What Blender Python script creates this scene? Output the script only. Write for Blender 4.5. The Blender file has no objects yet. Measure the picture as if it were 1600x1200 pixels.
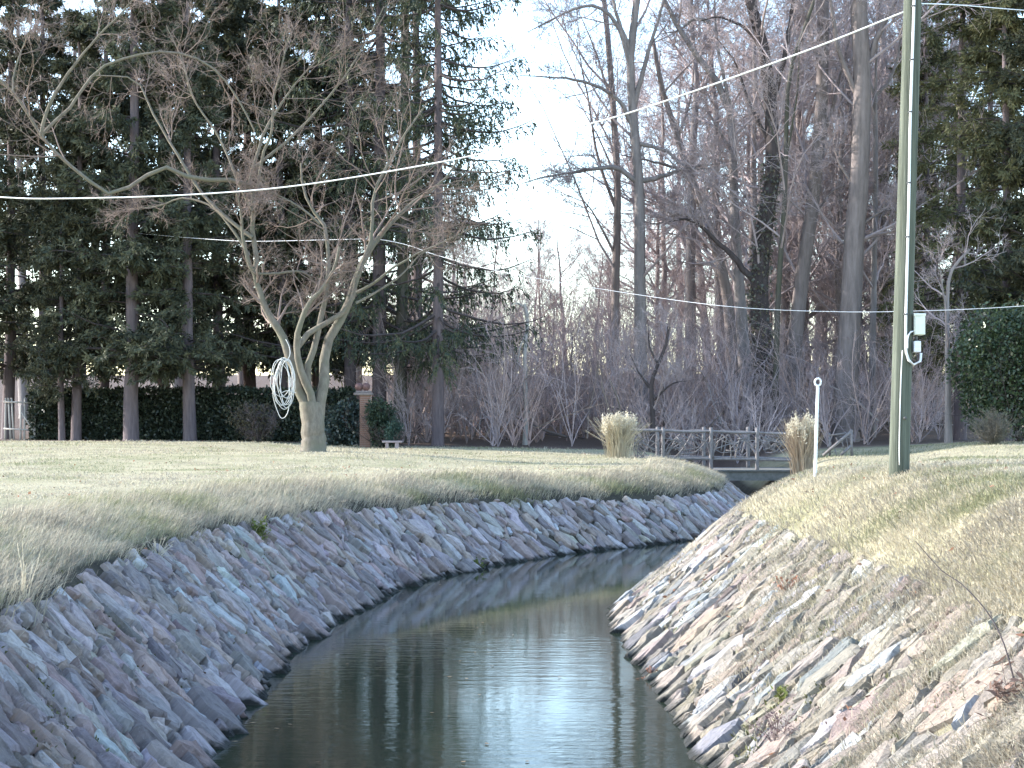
import bpy, math
import numpy as np
from mathutils import Vector

SC = bpy.context.scene
COL = SC.collection
R = math.radians
F = 2600.0            # focal length in pixels of a 1600 px wide picture
CZ = 3.0              # eye height above the water

# ------------------------------------------------------------------ camera, sky, sun, exposure
cam_d = bpy.data.cameras.new('camera'); cam = bpy.data.objects.new('camera', cam_d); COL.objects.link(cam)
cam.location = (0, 0, CZ); cam.rotation_euler = (R(90), 0, 0)
cam_d.sensor_width = 36; cam_d.lens = 36 * F / 1600; cam_d.shift_y = 40 / 1600
cam_d.clip_start = 0.1; cam_d.clip_end = 6000
SC.camera = cam

SUN_EL, SUN_AZ = 22.0, 12.0        # elevation; degrees ahead of straight left
S = Vector((-math.cos(R(SUN_EL)) * math.cos(R(SUN_AZ)), math.cos(R(SUN_EL)) * math.sin(R(SUN_AZ)), math.sin(R(SUN_EL))))
world = bpy.data.worlds.new('World'); SC.world = world; world.use_nodes = True
wn = world.node_tree.nodes; wl = world.node_tree.links
sky = wn.new('ShaderNodeTexSky'); sky.sky_type = 'NISHITA'; sky.sun_disc = False
sky.sun_elevation = R(SUN_EL); sky.sun_rotation = math.atan2(S.x, S.y)
sky.air_density = 1.0; sky.dust_density = 0.4; sky.ozone_density = 1.0
wn['Background'].inputs['Strength'].default_value = 0.15
wl.new(sky.outputs['Color'], wn['Background'].inputs['Color'])
sun_d = bpy.data.lights.new('sun', 'SUN'); sun = bpy.data.objects.new('sun', sun_d); COL.objects.link(sun)
sun_d.energy = 2.6; sun_d.angle = R(0.6); sun_d.color = (1.0, 0.955, 0.89)
sun.rotation_euler = (-S).to_track_quat('-Z', 'Y').to_euler()
sun.location = (-30, 10, 40)
SC.view_settings.view_transform = 'Standard'; SC.view_settings.look = 'None'
SC.view_settings.exposure = 2.45; SC.view_settings.gamma = 1.0; SC.view_settings.use_curve_mapping = False
SC.render.engine = 'CYCLES'
SC.cycles.max_bounces = 6; SC.cycles.transparent_max_bounces = 4
SC.cycles.diffuse_bounces = 3; SC.cycles.glossy_bounces = 3; SC.cycles.transmission_bounces = 3
SC.cycles.use_denoising = True

# ------------------------------------------------------------------ helpers
def W(px, py, d):
    return np.array([(px - 800) / F * d, d, CZ + (640 - py) / F * d])

def tag(o, label=None, cat=None, group=None, kind=None):
    if label: o['label'] = label
    if cat: o['category'] = cat
    if group: o['group'] = group
    if kind: o['kind'] = kind
    return o

def new_mesh(name, V, faces, smooth=False, tint=None, uv=None):
    """faces: list of (m,k) integer arrays."""
    V = np.asarray(V, np.float32).reshape(-1, 3)
    me = bpy.data.meshes.new(name)
    faces = [np.asarray(f, np.int32) for f in faces if len(f)]
    me.vertices.add(len(V)); me.vertices.foreach_set('co', V.ravel())
    loops = np.concatenate([f.ravel() for f in faces])
    starts = []; o = 0
    for f in faces:
        m, k = f.shape
        starts.append(o + np.arange(m) * k); o += m * k
    starts = np.concatenate(starts).astype(np.int32)
    me.loops.add(len(loops)); me.loops.foreach_set('vertex_index', loops)
    me.polygons.add(len(starts)); me.polygons.foreach_set('loop_start', starts)
    me.polygons.foreach_set('use_smooth', np.full(len(starts), bool(smooth)))
    me.update(calc_edges=True)
    if tint is not None:
        a = me.attributes.new('tint', 'FLOAT_COLOR', 'POINT')
        t = np.ones((len(V), 4), np.float32); t[:, :3] = tint
        a.data.foreach_set('color', t.ravel())
    if uv is not None:
        u = me.uv_layers.new(name='UVMap')
        u.data.foreach_set('uv', np.asarray(uv, np.float32)[loops].ravel())
    return me

def link(name, me, mat=None, parent=None, loc=None):
    o = bpy.data.objects.new(name, me); COL.objects.link(o)
    if mat is not None and me is not None: me.materials.append(mat)
    if parent is not None: o.parent = parent
    if loc is not None: o.location = loc
    return o

def thing(name, label, cat, loc=(0, 0, 0), group=None):
    o = bpy.data.objects.new(name, None); COL.objects.link(o); o.location = loc
    o.empty_display_size = 0.2
    return tag(o, label, cat, group)

def norm(a):
    return a / np.maximum(np.linalg.norm(a, axis=-1, keepdims=True), 1e-9)

class Tubes:
    """collects batches of polylines with radii and turns them into one mesh of tapered tubes"""
    def __init__(self): self.V = []; self.Q = []; self.T = []; self.n = 0
    def add(self, P, Rr, sides=3, cap=False, tint=None):
        P = np.asarray(P, float); Rr = np.asarray(Rr, float)
        if P.ndim == 2: P = P[None]; Rr = Rr[None]
        B, n, _ = P.shape
        if B == 0: return self
        T = np.empty_like(P); T[:, 1:-1] = P[:, 2:] - P[:, :-2]; T[:, 0] = P[:, 1] - P[:, 0]; T[:, -1] = P[:, -1] - P[:, -2]
        T = norm(T)
        mean = norm(P[:, -1] - P[:, 0])
        ref = np.where(np.abs(mean[:, 2:3]) > 0.8, np.array([[1., 0.13, 0]]), np.array([[0.05, 0.1, 1.]]))
        U = norm(np.cross(T, ref[:, None, :])); Vv = np.cross(T, U)
        a = np.arange(sides) / sides * 2 * np.pi
        ring = P[:, :, None, :] + Rr[:, :, None, None] * (np.cos(a)[None, None, :, None] * U[:, :, None, :] + np.sin(a)[None, None, :, None] * Vv[:, :, None, :])
        base = self.n
        self.V.append(ring.reshape(-1, 3))
        i = np.arange(n - 1)[:, None]; j = np.arange(sides)[None, :]
        q = np.stack([i * sides + j, i * sides + (j + 1) % sides, (i + 1) * sides + (j + 1) % sides, (i + 1) * sides + j], -1).reshape(-1, 4)
        self.Q.append((base + (np.arange(B) * n * sides)[:, None, None] + q[None]).reshape(-1, 4))
        if tint is not None:
            t = np.broadcast_to(np.asarray(tint, float).reshape(-1, 1, 3) if np.ndim(tint) > 1 else np.asarray(tint, float).reshape(1, 1, 3), (B, n * sides, 3))
            self.T.append(t.reshape(-1, 3))
        self.n += B * n * sides
        if cap:
            ctr = np.concatenate([P[:, :1], P[:, -1:]], 1).reshape(-1, 3)
            c0 = self.n; self.V.append(ctr)
            for b in range(B):
                o0 = base + b * n * sides; o1 = o0 + (n - 1) * sides
                for s_ in range(sides):
                    self.Q.append(np.array([[o0 + (s_ + 1) % sides, o0 + s_, c0 + 2 * b, c0 + 2 * b]]))
                    self.Q.append(np.array([[o1 + s_, o1 + (s_ + 1) % sides, c0 + 2 * b + 1, c0 + 2 * b + 1]]))
            self.n += len(ctr)
            if tint is not None: self.T.append(np.broadcast_to(np.asarray(tint, float).reshape(-1, 3)[:1], (len(ctr), 3)))
        return self
    def mesh(self, name, smooth=True):
        V = np.concatenate(self.V); Q = np.concatenate(self.Q)
        deg = Q[:, 2] == Q[:, 3]
        t = np.concatenate(self.T) if self.T else None
        return new_mesh(name, V, [Q[~deg], Q[deg][:, :3]], smooth, t)

def cards(P, D, Wd, ln, wd, tint=None, fold=0.0):
    """leaf shaped quads: base, side, tip, side"""
    D = norm(D); Wd = norm(Wd - (Wd * D).sum(-1, keepdims=True) * D)
    N = np.cross(D, Wd)
    ln = np.asarray(ln)[:, None]; wd = np.asarray(wd)[:, None]
    a = P; b = P + D * ln * 0.45 + Wd * wd * 0.5 + N * wd * fold; c = P + D * ln; d = P + D * ln * 0.45 - Wd * wd * 0.5 + N * wd * fold
    V = np.stack([a, b, c, d], 1).reshape(-1, 3)
    Q = np.arange(len(P) * 4).reshape(-1, 4)
    t = None if tint is None else np.repeat(tint, 4, 0)
    return V, Q, t

def rvec(rng, n):
    return norm(rng.normal(size=(n, 3)))

def grow(rng, P, Rr, k, t0, t1, ang, lr, rr, n, wob, up, lmin=0.0, taper=0.5, rmin=0.003, keep=1.0, rtip=0.25, flat=0.0):
    """children of a batch of polylines: returns P2 (B*k, n+1, 3), R2"""
    B, m, _ = P.shape
    Lp = np.linalg.norm(np.diff(P, axis=1), axis=-1).sum(1)
    idx = np.repeat(np.arange(B), k)
    if keep < 1: idx = idx[rng.random(len(idx)) < keep]
    N = len(idx)
    t = rng.uniform(t0, t1, N)
    f = t * (m - 1); i = np.minimum(f.astype(int), m - 2); w = (f - i)[:, None]
    p = P[idx, i] * (1 - w) + P[idx, i + 1] * w
    r = Rr[idx, i] * (1 - w[:, 0]) + Rr[idx, i + 1] * w[:, 0]
    tan = norm(P[idx, i + 1] - P[idx, i])
    perp = rvec(rng, N); perp[:, 2] *= (1 - flat); perp = norm(perp - (perp * tan).sum(-1, keepdims=True) * tan)
    a = np.radians(rng.normal(ang[0], ang[1], N))[:, None]
    d = norm(np.cos(a) * tan + np.sin(a) * perp)
    L = np.maximum(Lp[idx] * rng.uniform(lr[0], lr[1], N) * (1 - taper * t), lmin)
    out = np.empty((N, n + 1, 3)); out[:, 0] = p
    for s in range(n):
        d = norm(d + rng.normal(size=(N, 3)) * wob + np.array([0, 0, up]))
        p = p + d * (L / n)[:, None]; out[:, s + 1] = p
    r0 = np.maximum(np.minimum(r * rr, r * 0.95), rmin)
    R2 = r0[:, None] * np.linspace(1, rtip, n + 1)[None]
    return out, np.maximum(R2, rmin * 0.5)

def resample(pts, n):
    pts = np.asarray(pts, float)
    m = len(pts)
    # catmull-rom then even spacing
    e = np.vstack([2 * pts[0] - pts[1], pts, 2 * pts[-1] - pts[-2]])
    out = []
    for i in range(m - 1):
        p0, p1, p2, p3 = e[i], e[i + 1], e[i + 2], e[i + 3]
        t = np.linspace(0, 1, 14, endpoint=False)[:, None]
        out.append(0.5 * (2 * p1 + (p2 - p0) * t + (2 * p0 - 5 * p1 + 4 * p2 - p3) * t ** 2 + (3 * p1 - p0 - 3 * p2 + p3) * t ** 3))
    out.append(pts[-1:]); out = np.vstack(out)
    s = np.concatenate([[0], np.cumsum(np.linalg.norm(np.diff(out, axis=0), axis=1))])
    q = np.linspace(0, s[-1], n)
    return np.stack([np.interp(q, s, out[:, k]) for k in range(out.shape[1])], 1)

_rn = np.random.default_rng(77); _LAT = _rn.random((256, 256))
def vnoise(x, y, sc=1.0):
    x = np.asarray(x) * sc + 1000; y = np.asarray(y) * sc + 1000
    xi = np.floor(x).astype(int); yi = np.floor(y).astype(int); fx = x - xi; fy = y - yi
    fx = fx * fx * (3 - 2 * fx); fy = fy * fy * (3 - 2 * fy)
    g = lambda a, b: _LAT[a % 256, b % 256]
    return (g(xi, yi) * (1 - fx) + g(xi + 1, yi) * fx) * (1 - fy) + (g(xi, yi + 1) * (1 - fx) + g(xi + 1, yi + 1) * fx) * fy
def fnoise(x, y, sc=1.0):
    return (vnoise(x, y, sc) + 0.5 * vnoise(x + 31, y + 17, sc * 2.1) + 0.25 * vnoise(x + 7, y + 53, sc * 4.3)) / 1.75
def sstep(a, b, x):
    t = np.clip((np.asarray(x, float) - a) / (b - a), 0, 1); return t * t * (3 - 2 * t)

# ------------------------------------------------------------------ materials
def mat(name):
    m = bpy.data.materials.new(name); m.use_nodes = True
    nt = m.node_tree
    return m, nt, nt.nodes['Principled BSDF']
def nd(nt, typ, **kw):
    n = nt.nodes.new(typ)
    for k, v in kw.items():
        if k in n.inputs.keys() if hasattr(n.inputs, 'keys') else False: n.inputs[k].default_value = v
        else: setattr(n, k, v)
    return n
def ramp(nt, fac, stops):
    r = nt.nodes.new('ShaderNodeValToRGB'); nt.links.new(fac, r.inputs[0])
    e = r.color_ramp.elements
    e[0].position, e[0].color = stops[0][0], (*stops[0][1], 1)
    e[1].position, e[1].color = stops[-1][0], (*stops[-1][1], 1)
    for p, c in stops[1:-1]:
        x = e.new(p); x.color = (*c, 1)
    return r.outputs['Color']
def noise_tex(nt, scale, detail=4, rough=0.6, vec=None, stretch=None, coord='Object'):
    tc = nt.nodes.new('ShaderNodeTexCoord'); src = tc.outputs[coord] if vec is None else vec
    if stretch:
        mp = nt.nodes.new('ShaderNodeMapping'); mp.inputs['Scale'].default_value = stretch
        nt.links.new(src, mp.inputs['Vector']); src = mp.outputs['Vector']
    t = nt.nodes.new('ShaderNodeTexNoise'); t.inputs['Scale'].default_value = scale
    t.inputs['Detail'].default_value = detail; t.inputs['Roughness'].default_value = rough
    nt.links.new(src, t.inputs['Vector'])
    return t.outputs['Fac']
def mix(nt, fac, a, b, typ='MIX'):
    m = nt.nodes.new('ShaderNodeMix'); m.data_type = 'RGBA'; m.blend_type = typ
    for sock, v in ((0, fac), (6, a), (7, b)):
        if isinstance(v, (int, float)): m.inputs[sock].default_value = v
        elif isinstance(v, tuple): m.inputs[sock].default_value = (*v, 1)
        else: nt.links.new(v, m.inputs[sock])
    return m.outputs[2]
def bump(nt, bsdf, h, strength=0.4, dist=0.02):
    b = nt.nodes.new('ShaderNodeBump'); b.inputs['Strength'].default_value = strength; b.inputs['Distance'].default_value = dist
    nt.links.new(h, b.inputs['Height']); nt.links.new(b.outputs['Normal'], bsdf.inputs['Normal'])
def attr(nt, name='tint'):
    a = nt.nodes.new('ShaderNodeAttribute'); a.attribute_name = name; return a.outputs['Color']

def bark_mat(name, c0, c1, scale=6, stretch=(1, 1, 0.15), b=0.7, moss=None):
    m, nt, bs = mat(name)
    f = noise_tex(nt, scale, 6, 0.7, stretch=stretch)
    col = ramp(nt, f, [(0.3, c0), (0.7, c1)])
    if moss:
        f2 = noise_tex(nt, 1.3, 4, 0.6)
        col = mix(nt, ramp(nt, f2, [(0.45, (0, 0, 0)), (0.65, (1, 1, 1))]), col, moss)
    nt.links.new(col, bs.inputs['Base Color']); bs.inputs['Roughness'].default_value = 0.9
    bs.inputs['Specular IOR Level'].default_value = 0.2
    bump(nt, bs, f, b, 0.03)
    return m
def leaf_mat(name, trans=0.25, rough=0.6, spec=0.3):
    m, nt, bs = mat(name)
    c = attr(nt); nt.links.new(c, bs.inputs['Base Color'])
    bs.inputs['Roughness'].default_value = rough; bs.inputs['Specular IOR Level'].default_value = spec
    tr = nt.nodes.new('ShaderNodeBsdfTranslucent'); nt.links.new(c, tr.inputs['Color'])
    ms = nt.nodes.new('ShaderNodeMixShader'); ms.inputs[0].default_value = trans
    nt.links.new(bs.outputs[0], ms.inputs[1]); nt.links.new(tr.outputs[0], ms.inputs[2])
    nt.links.new(ms.outputs[0], nt.nodes['Material Output'].inputs['Surface'])
    return m
def plain_mat(name, c0, c1, scale=20, rough=0.7, spec=0.3, metallic=0.0, b=0.1):
    m, nt, bs = mat(name)
    f = noise_tex(nt, scale, 5, 0.6)
    nt.links.new(ramp(nt, f, [(0.3, c0), (0.7, c1)]), bs.inputs['Base Color'])
    bs.inputs['Roughness'].default_value = rough; bs.inputs['Specular IOR Level'].default_value = spec; bs.inputs['Metallic'].default_value = metallic
    if b: bump(nt, bs, f, b, 0.01)
    return m

M = {}
M['bark_maple'] = bark_mat('bark_maple', (0.095, 0.082, 0.066), (0.20, 0.175, 0.145), 9, (1, 1, .35), .5, moss=(0.125, 0.12, 0.09))
M['twig_maple'] = bark_mat('twig_maple', (0.15, 0.11, 0.095), (0.23, 0.18, 0.16), 2, (1, 1, 1), 0)
M['bark_grey'] = bark_mat('bark_grey', (0.13, 0.115, 0.112), (0.26, 0.23, 0.225))
M['bark_brown'] = bark_mat('bark_brown', (0.12, 0.10, 0.095), (0.24, 0.20, 0.19))
M['bark_dark'] = bark_mat('bark_dark', (0.035, 0.028, 0.028), (0.085, 0.07, 0.07))
M['bark_red'] = bark_mat('bark_red', (0.075, 0.06, 0.065), (0.15, 0.12, 0.125), 9)
M['bark_olive'] = bark_mat('bark_olive', (0.05, 0.046, 0.04), (0.10, 0.09, 0.076), 8, (1, 1, .1), .6, moss=(0.065, 0.066, 0.045))
M['bark_pale'] = bark_mat('bark_pale', (0.25, 0.23, 0.22), (0.42, 0.4, 0.38))
M['twig'] = bark_mat('twig', (0.24, 0.197, 0.20), (0.36, 0.30, 0.30), 2, (1, 1, 1), 0)
M['brush'] = leaf_mat('brush', 0.0, 0.9, 0.1)
M['needle'] = leaf_mat('needle', 0.2, 0.6, 0.25)
M['ever'] = leaf_mat('ever', 0.2, 0.65, 0.2)
M['ivy'] = leaf_mat('ivy', 0.15, 0.4, 0.5)
M['dry'] = leaf_mat('dry', 0.3, 0.8, 0.15)
M['stone'] = None

# ------------------------------------------------------------------ the channel and the land
LE = resample([(-2.6, -6), (-2.62, 4), (-2.68, 12), (-2.78, 18), (-2.72, 22), (-2.44, 24.6), (-1.86, 28.2), (-0.75, 31.2), (0.66, 34.0), (3.2, 37.2), (5.1, 39.8), (6.5, 43.5), (7.3, 49), (7.5, 56), (7.6, 66), (7.7, 78)], 900)
RE = resample([(1.8, -6), (1.75, 4), (1.72, 12), (1.62, 18), (1.52, 21.5), (1.52, 24.2), (2.1, 27.3), (3.6, 30.6), (5.8, 33.6), (7.5, 36.6), (8.2, 40.5), (8.4, 46), (8.4, 56), (8.5, 66), (8.6, 78)], 900)
def edge_frames(E, side):
    T = np.gradient(E, axis=0); T = norm(T)
    N = np.stack([-T[:, 1], T[:, 0]], 1) * (1 if side == 'L' else -1)     # outward
    return T, N
LT, LN = edge_frames(LE, 'L'); RT, RN = edge_frames(RE, 'R')

CL = np.array([(-18, 62, 1.8), (-12, 60, 1.8), (-6, 48, 1.75), (-4, 58, 1.6), (0, 56, 1.5), (3, 54, 1.45), (5, 51, 1.36), (5, 56, 1.35), (-8, 20, 1.8), (-6, 12, 1.75), (-20, 30, 1.85), (2, 42, 1.45), (-4, 35, 1.65), (-30, 50, 1.9), (-5, 27, 1.75), (4, 46, 1.45)])
CR = np.array([(4.7, 20, 2.33), (4.4, 24, 2.16), (6, 14, 2.35), (5, 8, 2.4), (10, 20, 2.4), (12, 30, 2.2), (13, 42, 1.75), (11, 58, 1.4), (18, 58, 1.82), (20, 40, 2.1), (11, 50, 1.2), (26, 58, 2.0), (7, 30, 1.9), (9.5, 36, 1.6)])
def idw(C, x, y):
    d2 = (x[:, None] - C[None, :, 0]) ** 2 + (y[:, None] - C[None, :, 1]) ** 2 + 4.0
    w = d2 ** -2
    return (w * C[None, :, 2]).sum(1) / w.sum(1)

LTOP, RTOP = 1.62, 1.86           # horizontal width of the stone facing
LSL, RSL = 0.86, 0.84
def land_exact(x, y):
    x = np.asarray(x, float).ravel(); y = np.asarray(y, float).ravel()
    z = np.empty_like(x); dist = np.empty_like(x); side = np.empty(len(x), int)
    for a in range(0, len(x), 4000):
        xs, ys = x[a:a + 4000], y[a:a + 4000]
        dl = (xs[:, None] - LE[None, :, 0]) ** 2 + (ys[:, None] - LE[None, :, 1]) ** 2
        dr = (xs[:, None] - RE[None, :, 0]) ** 2 + (ys[:, None] - RE[None, :, 1]) ** 2
        il = dl.argmin(1); ir = dr.argmin(1)
        sl = ((xs - LE[il, 0]) * LN[il, 0] + (ys - LE[il, 1]) * LN[il, 1]); sr = ((xs - RE[ir, 0]) * RN[ir, 0] + (ys - RE[ir, 1]) * RN[ir, 1])
        dl = np.sqrt(dl.min(1)); dr = np.sqrt(dr.min(1))
        left = dl < dr
        d = np.where(left, np.sign(sl) * dl, np.sign(sr) * dr)
        zl = idw(CL, xs, ys); zr = idw(CR, xs, ys)
        # left bank
        hs = np.minimum(LSL * LTOP, zl * np.interp(ys, [24, 42], [.77, .64]))
        st = hs / LSL
        u = np.clip((d - st) / 2.4, 0, 1); ez = 1 - (1 - u) ** 2.2
        zL = np.where(d < st, d * LSL, hs + (zl - hs) * ez)
        hr = np.minimum(RSL * RTOP, 0.7 * zr); sr_ = hr / RSL
        u = np.clip((d - sr_) / 1.9, 0, 1); ez = 1 - (1 - u) ** 2.0
        zR = np.where(d < sr_, d * RSL, hr + (zr - hr) * ez)
        zz = np.where(left, zL, zR)
        lawn = np.where(left, zl, zr)
        zz = np.where(d < 0, np.maximum(d * 0.8, -0.55), zz)
        far = sstep(60, 74, ys)
        mid = 0.5 * (zl + zr)
        zz = zz * (1 - far) + (np.where(np.abs(xs) < 40, lawn * .5 + mid * .5, lawn)) * far
        z[a:a + 4000] = zz; dist[a:a + 4000] = d; side[a:a + 4000] = np.where(left, 0, 1)
    # woodland floor rises gently behind the lawn
    rise = sstep(66, 135, y) * 4.2
    z = z + rise
    amp = np.where(dist > 2.6, 1, 0) * 0.05 + sstep(64, 80, y) * 0.25
    z = z + (fnoise(x, y, 0.35) - 0.5) * amp
    return z, dist, side

GX0, GX1, GY0, GY1, GS = -26.0, 26.0, 3.0, 66.0, 0.15
_gx = np.arange(GX0, GX1, GS); _gy = np.arange(GY0, GY1, GS)
_XX, _YY = np.meshgrid(_gx, _gy, indexing='ij')
_z, _d, _s = land_exact(_XX, _YY)
GZ = _z.reshape(_XX.shape); GD = _d.reshape(_XX.shape); GSD = _s.reshape(_XX.shape)
def _bil(A, x, y):
    fx = np.clip((np.asarray(x, float) - GX0) / GS, 0, len(_gx) - 1.001); fy = np.clip((np.asarray(y, float) - GY0) / GS, 0, len(_gy) - 1.001)
    i = fx.astype(int); j = fy.astype(int); u = fx - i; v = fy - j
    return (A[i, j] * (1 - u) + A[i + 1, j] * u) * (1 - v) + (A[i, j + 1] * (1 - u) + A[i + 1, j + 1] * u) * v
def land(x, y): return _bil(GZ, x, y)
def landd(x, y): return _bil(GD, x, y)
def lside(x, y):
    i = np.clip(np.round((np.asarray(x) - GX0) / GS).astype(int), 0, len(_gx) - 1); j = np.clip(np.round((np.asarray(y) - GY0) / GS).astype(int), 0, len(_gy) - 1)
    return GSD[i, j]
def gz(x, y):
    return float(land_exact(np.array([x]), np.array([y]))[0][0])

def axis_steps(lo, hi, f0, f1, fine, far):
    a = list(np.arange(f0, f1 + 1e-6, fine)); s = fine
    x = f1
    while x < hi: s *= 1.25; x += s; a.append(min(x, hi))
    s = fine; x = f0; pre = []
    while x > lo: s *= 1.25; x -= s; pre.append(max(x, lo))
    return np.array(pre[::-1] + a)
gx = axis_steps(-420, 420, -9, 14, 0.2, 0); gy = axis_steps(-60, 600, 6, 62, 0.28, 0)
X, Y = np.meshgrid(gx, gy, indexing='ij')
Z, D, SD = land_exact(X, Y)
stone_zone = (D > -0.2) & (D < np.where(SD == 0, LTOP, RTOP)) & (Y.ravel() < 60)
Z = Z - np.where(stone_zone, np.where(SD == 0, 0.03, 0.012), 0)
nx, ny = X.shape
i, j = np.meshgrid(np.arange(nx - 1), np.arange(ny - 1), indexing='ij')
Q = np.stack([i * ny + j, (i + 1) * ny + j, (i + 1) * ny + j + 1, i * ny + j + 1], -1).reshape(-1, 4)
xf, yf = X.ravel(), Y.ravel()
soil = np.where((D < np.where(SD == 0, LTOP + .15, RTOP - .3)) & (yf < 70), np.where((SD == 0) | (D < .25), 1.0, .45), 0.0)
edge_lawn = 63 + 1.5 * (fnoise(xf, yf, 0.4) - .5) + np.where(xf < -8, 0.0, 0)
wood = sstep(0, 1.5, yf - edge_lawn)
green = fnoise(xf, yf, 0.33)
mask = np.stack([soil, wood, green], 1)
gme = new_mesh('ground', np.stack([xf, yf, Z], 1), [Q], True, mask)
gm, nt, bs = mat('ground')
sep = nt.nodes.new('ShaderNodeSeparateColor'); nt.links.new(attr(nt), sep.inputs[0])
nf = noise_tex(nt, 2.2, 8, 0.75); nf2 = noise_tex(nt, 28, 5, 0.8); nf3 = noise_tex(nt, 0.5, 5, 0.6)
straw = ramp(nt, nf2, [(0.25, (0.20, 0.17, 0.095)), (0.5, (0.36, 0.32, 0.21)), (0.75, (0.48, 0.44, 0.32))])
grn = ramp(nt, nf2, [(0.3, (0.10, 0.115, 0.045)), (0.7, (0.25, 0.25, 0.13))])
lawn_c = mix(nt, ramp(nt, nf3, [(0.47, (0, 0, 0)), (0.68, (.75, .75, .75))]), straw, grn)
wearf = ramp(nt, noise_tex(nt, 0.9, 6, 0.7), [(0.55, (0, 0, 0)), (0.72, (.55, .55, .55))])
lawn_c = mix(nt, wearf, lawn_c, (0.15, 0.125, 0.09))
soilc = ramp(nt, nf, [(0.3, (0.03, 0.027, 0.022)), (0.7, (0.085, 0.075, 0.055))])
litter = ramp(nt, nf2, [(0.3, (0.07, 0.05, 0.042)), (0.55, (0.15, 0.11, 0.09)), (0.75, (0.22, 0.165, 0.13))])
c = mix(nt, sep.outputs['Red'], lawn_c, soilc); c = mix(nt, sep.outputs['Green'], c, litter)
nt.links.new(c, bs.inputs['Base Color']); bs.inputs['Roughness'].default_value = 0.95; bs.inputs['Specular IOR Level'].default_value = 0.1
bump(nt, bs, nf2, 0.7, 0.04)
ground = tag(link('ground', gme, gm), kind='structure')

# water: three level sheets with tiny steps between them
wy = [(-6, 22.0, 0.0), (22.0, 32.3, 0.0), (32.3, 80, 0.0)]
V = []; Fq = []
for k, (a, b, z) in enumerate(wy):
    o = len(V); V += [(-6, a, z), (14, a, z), (14, b, z), (-6, b, z)]; Fq.append((o, o + 1, o + 2, o + 3))
wme = new_mesh('water', V, [np.array(Fq)])
wm, nt, bs = mat('water')
bs.inputs['Base Color'].default_value = (0.02, 0.028, 0.018, 1); bs.inputs['Roughness'].default_value = 0.04
bs.inputs['IOR'].default_value = 1.333; bs.inputs['Specular IOR Level'].default_value = 0.5
tc = nt.nodes.new('ShaderNodeTexCoord')
w1 = noise_tex(nt, 1.0, 3, 0.55, stretch=(1.6, 7.0, 1)); w2 = noise_tex(nt, 1.0, 2, 0.5, stretch=(5, 22, 1))
sx = nt.nodes.new('ShaderNodeSeparateXYZ'); nt.links.new(tc.outputs['Object'], sx.inputs[0])
mr = nt.nodes.new('ShaderNodeMapRange'); mr.inputs['From Min'].default_value = 21.6; mr.inputs['From Max'].default_value = 22.5
mr.inputs['To Min'].default_value = 1.0; mr.inputs['To Max'].default_value = 0.3
nt.links.new(sx.outputs['Y'], mr.inputs['Value'])
ad = nt.nodes.new('ShaderNodeMath'); ad.operation = 'MULTIPLY_ADD'; ad.inputs[1].default_value = 0.22
nt.links.new(w2, ad.inputs[0]); nt.links.new(w1, ad.inputs[2])
b = nt.nodes.new('ShaderNodeBump'); b.inputs['Distance'].default_value = 0.0045
nt.links.new(ad.outputs[0], b.inputs['Height']); pz = noise_tex(nt, 0.55, 2, 0.5, stretch=(1, .6, 1)); pm = nt.nodes.new('ShaderNodeMapRange'); pm.inputs['From Min'].default_value = .35; pm.inputs['From Max'].default_value = .65; pm.inputs['To Min'].default_value = .35; pm.inputs['To Max'].default_value = 1.1
nt.links.new(pz, pm.inputs['Value']); mm = nt.nodes.new('ShaderNodeMath'); mm.operation = 'MULTIPLY'; nt.links.new(pm.outputs[0], mm.inputs[0]); nt.links.new(mr.outputs[0], mm.inputs[1])
nt.links.new(mm.outputs[0], b.inputs['Strength']); nt.links.new(b.outputs['Normal'], bs.inputs['Normal'])
tag(link('water', wme, wm), kind='structure')

# ------------------------------------------------------------------ stone banks
sm, nt, bs = mat('stone')
uvn = nt.nodes.new('ShaderNodeUVMap'); uvn.uv_map = 'UVMap'
g1 = noise_tex(nt, 1.0, 7, 0.7, vec=uvn.outputs[0], stretch=(8, 20, 1)); g2 = noise_tex(nt, 9, 5, 0.7, vec=uvn.outputs[0]); g3 = noise_tex(nt, 55, 3, 0.6)
t = attr(nt)
c = mix(nt, 1.0, t, ramp(nt, g1, [(0.28, (0.5, 0.5, 0.52)), (0.5, (0.95, 0.95, 0.95)), (0.75, (1.3, 1.28, 1.25))]), 'MULTIPLY')
c = mix(nt, ramp(nt, g2, [(0.52, (0, 0, 0)), (0.72, (.5, .5, .5))]), c, (0.20, 0.175, 0.15))
c = mix(nt, ramp(nt, g3, [(0.62, (0, 0, 0)), (0.74, (.45, .45, .45))]), c, (0.42, 0.43, 0.42))
# dark wet band and mud film just above the water, silt and lichen higher up
gpos = nt.nodes.new('ShaderNodeNewGeometry'); sz = nt.nodes.new('ShaderNodeSeparateXYZ'); nt.links.new(gpos.outputs['Position'], sz.inputs[0])
wn_ = noise_tex(nt, 3.0, 4, 0.6, vec=gpos.outputs['Position'])
wz = nt.nodes.new('ShaderNodeMath'); wz.operation = 'MULTIPLY_ADD'; wz.inputs[1].default_value = -0.30; nt.links.new(wn_, wz.inputs[0]); nt.links.new(sz.outputs['Z'], wz.inputs[2])
wo = nt.nodes.new('ShaderNodeMath'); wo.operation = 'ADD'; wo.inputs[1].default_value = 0.122; nt.links.new(wz.outputs[0], wo.inputs[0])
wetf = ramp(nt, wo.outputs[0], [(0.0, (1, 1, 1)), (0.06, (0, 0, 0))])
silt = noise_tex(nt, 1.6, 6, 0.7, vec=gpos.outputs['Position'])
c = mix(nt, ramp(nt, silt, [(0.55, (0, 0, 0)), (0.75, (.5, .5, .5))]), c, (0.22, 0.19, 0.15))
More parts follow.
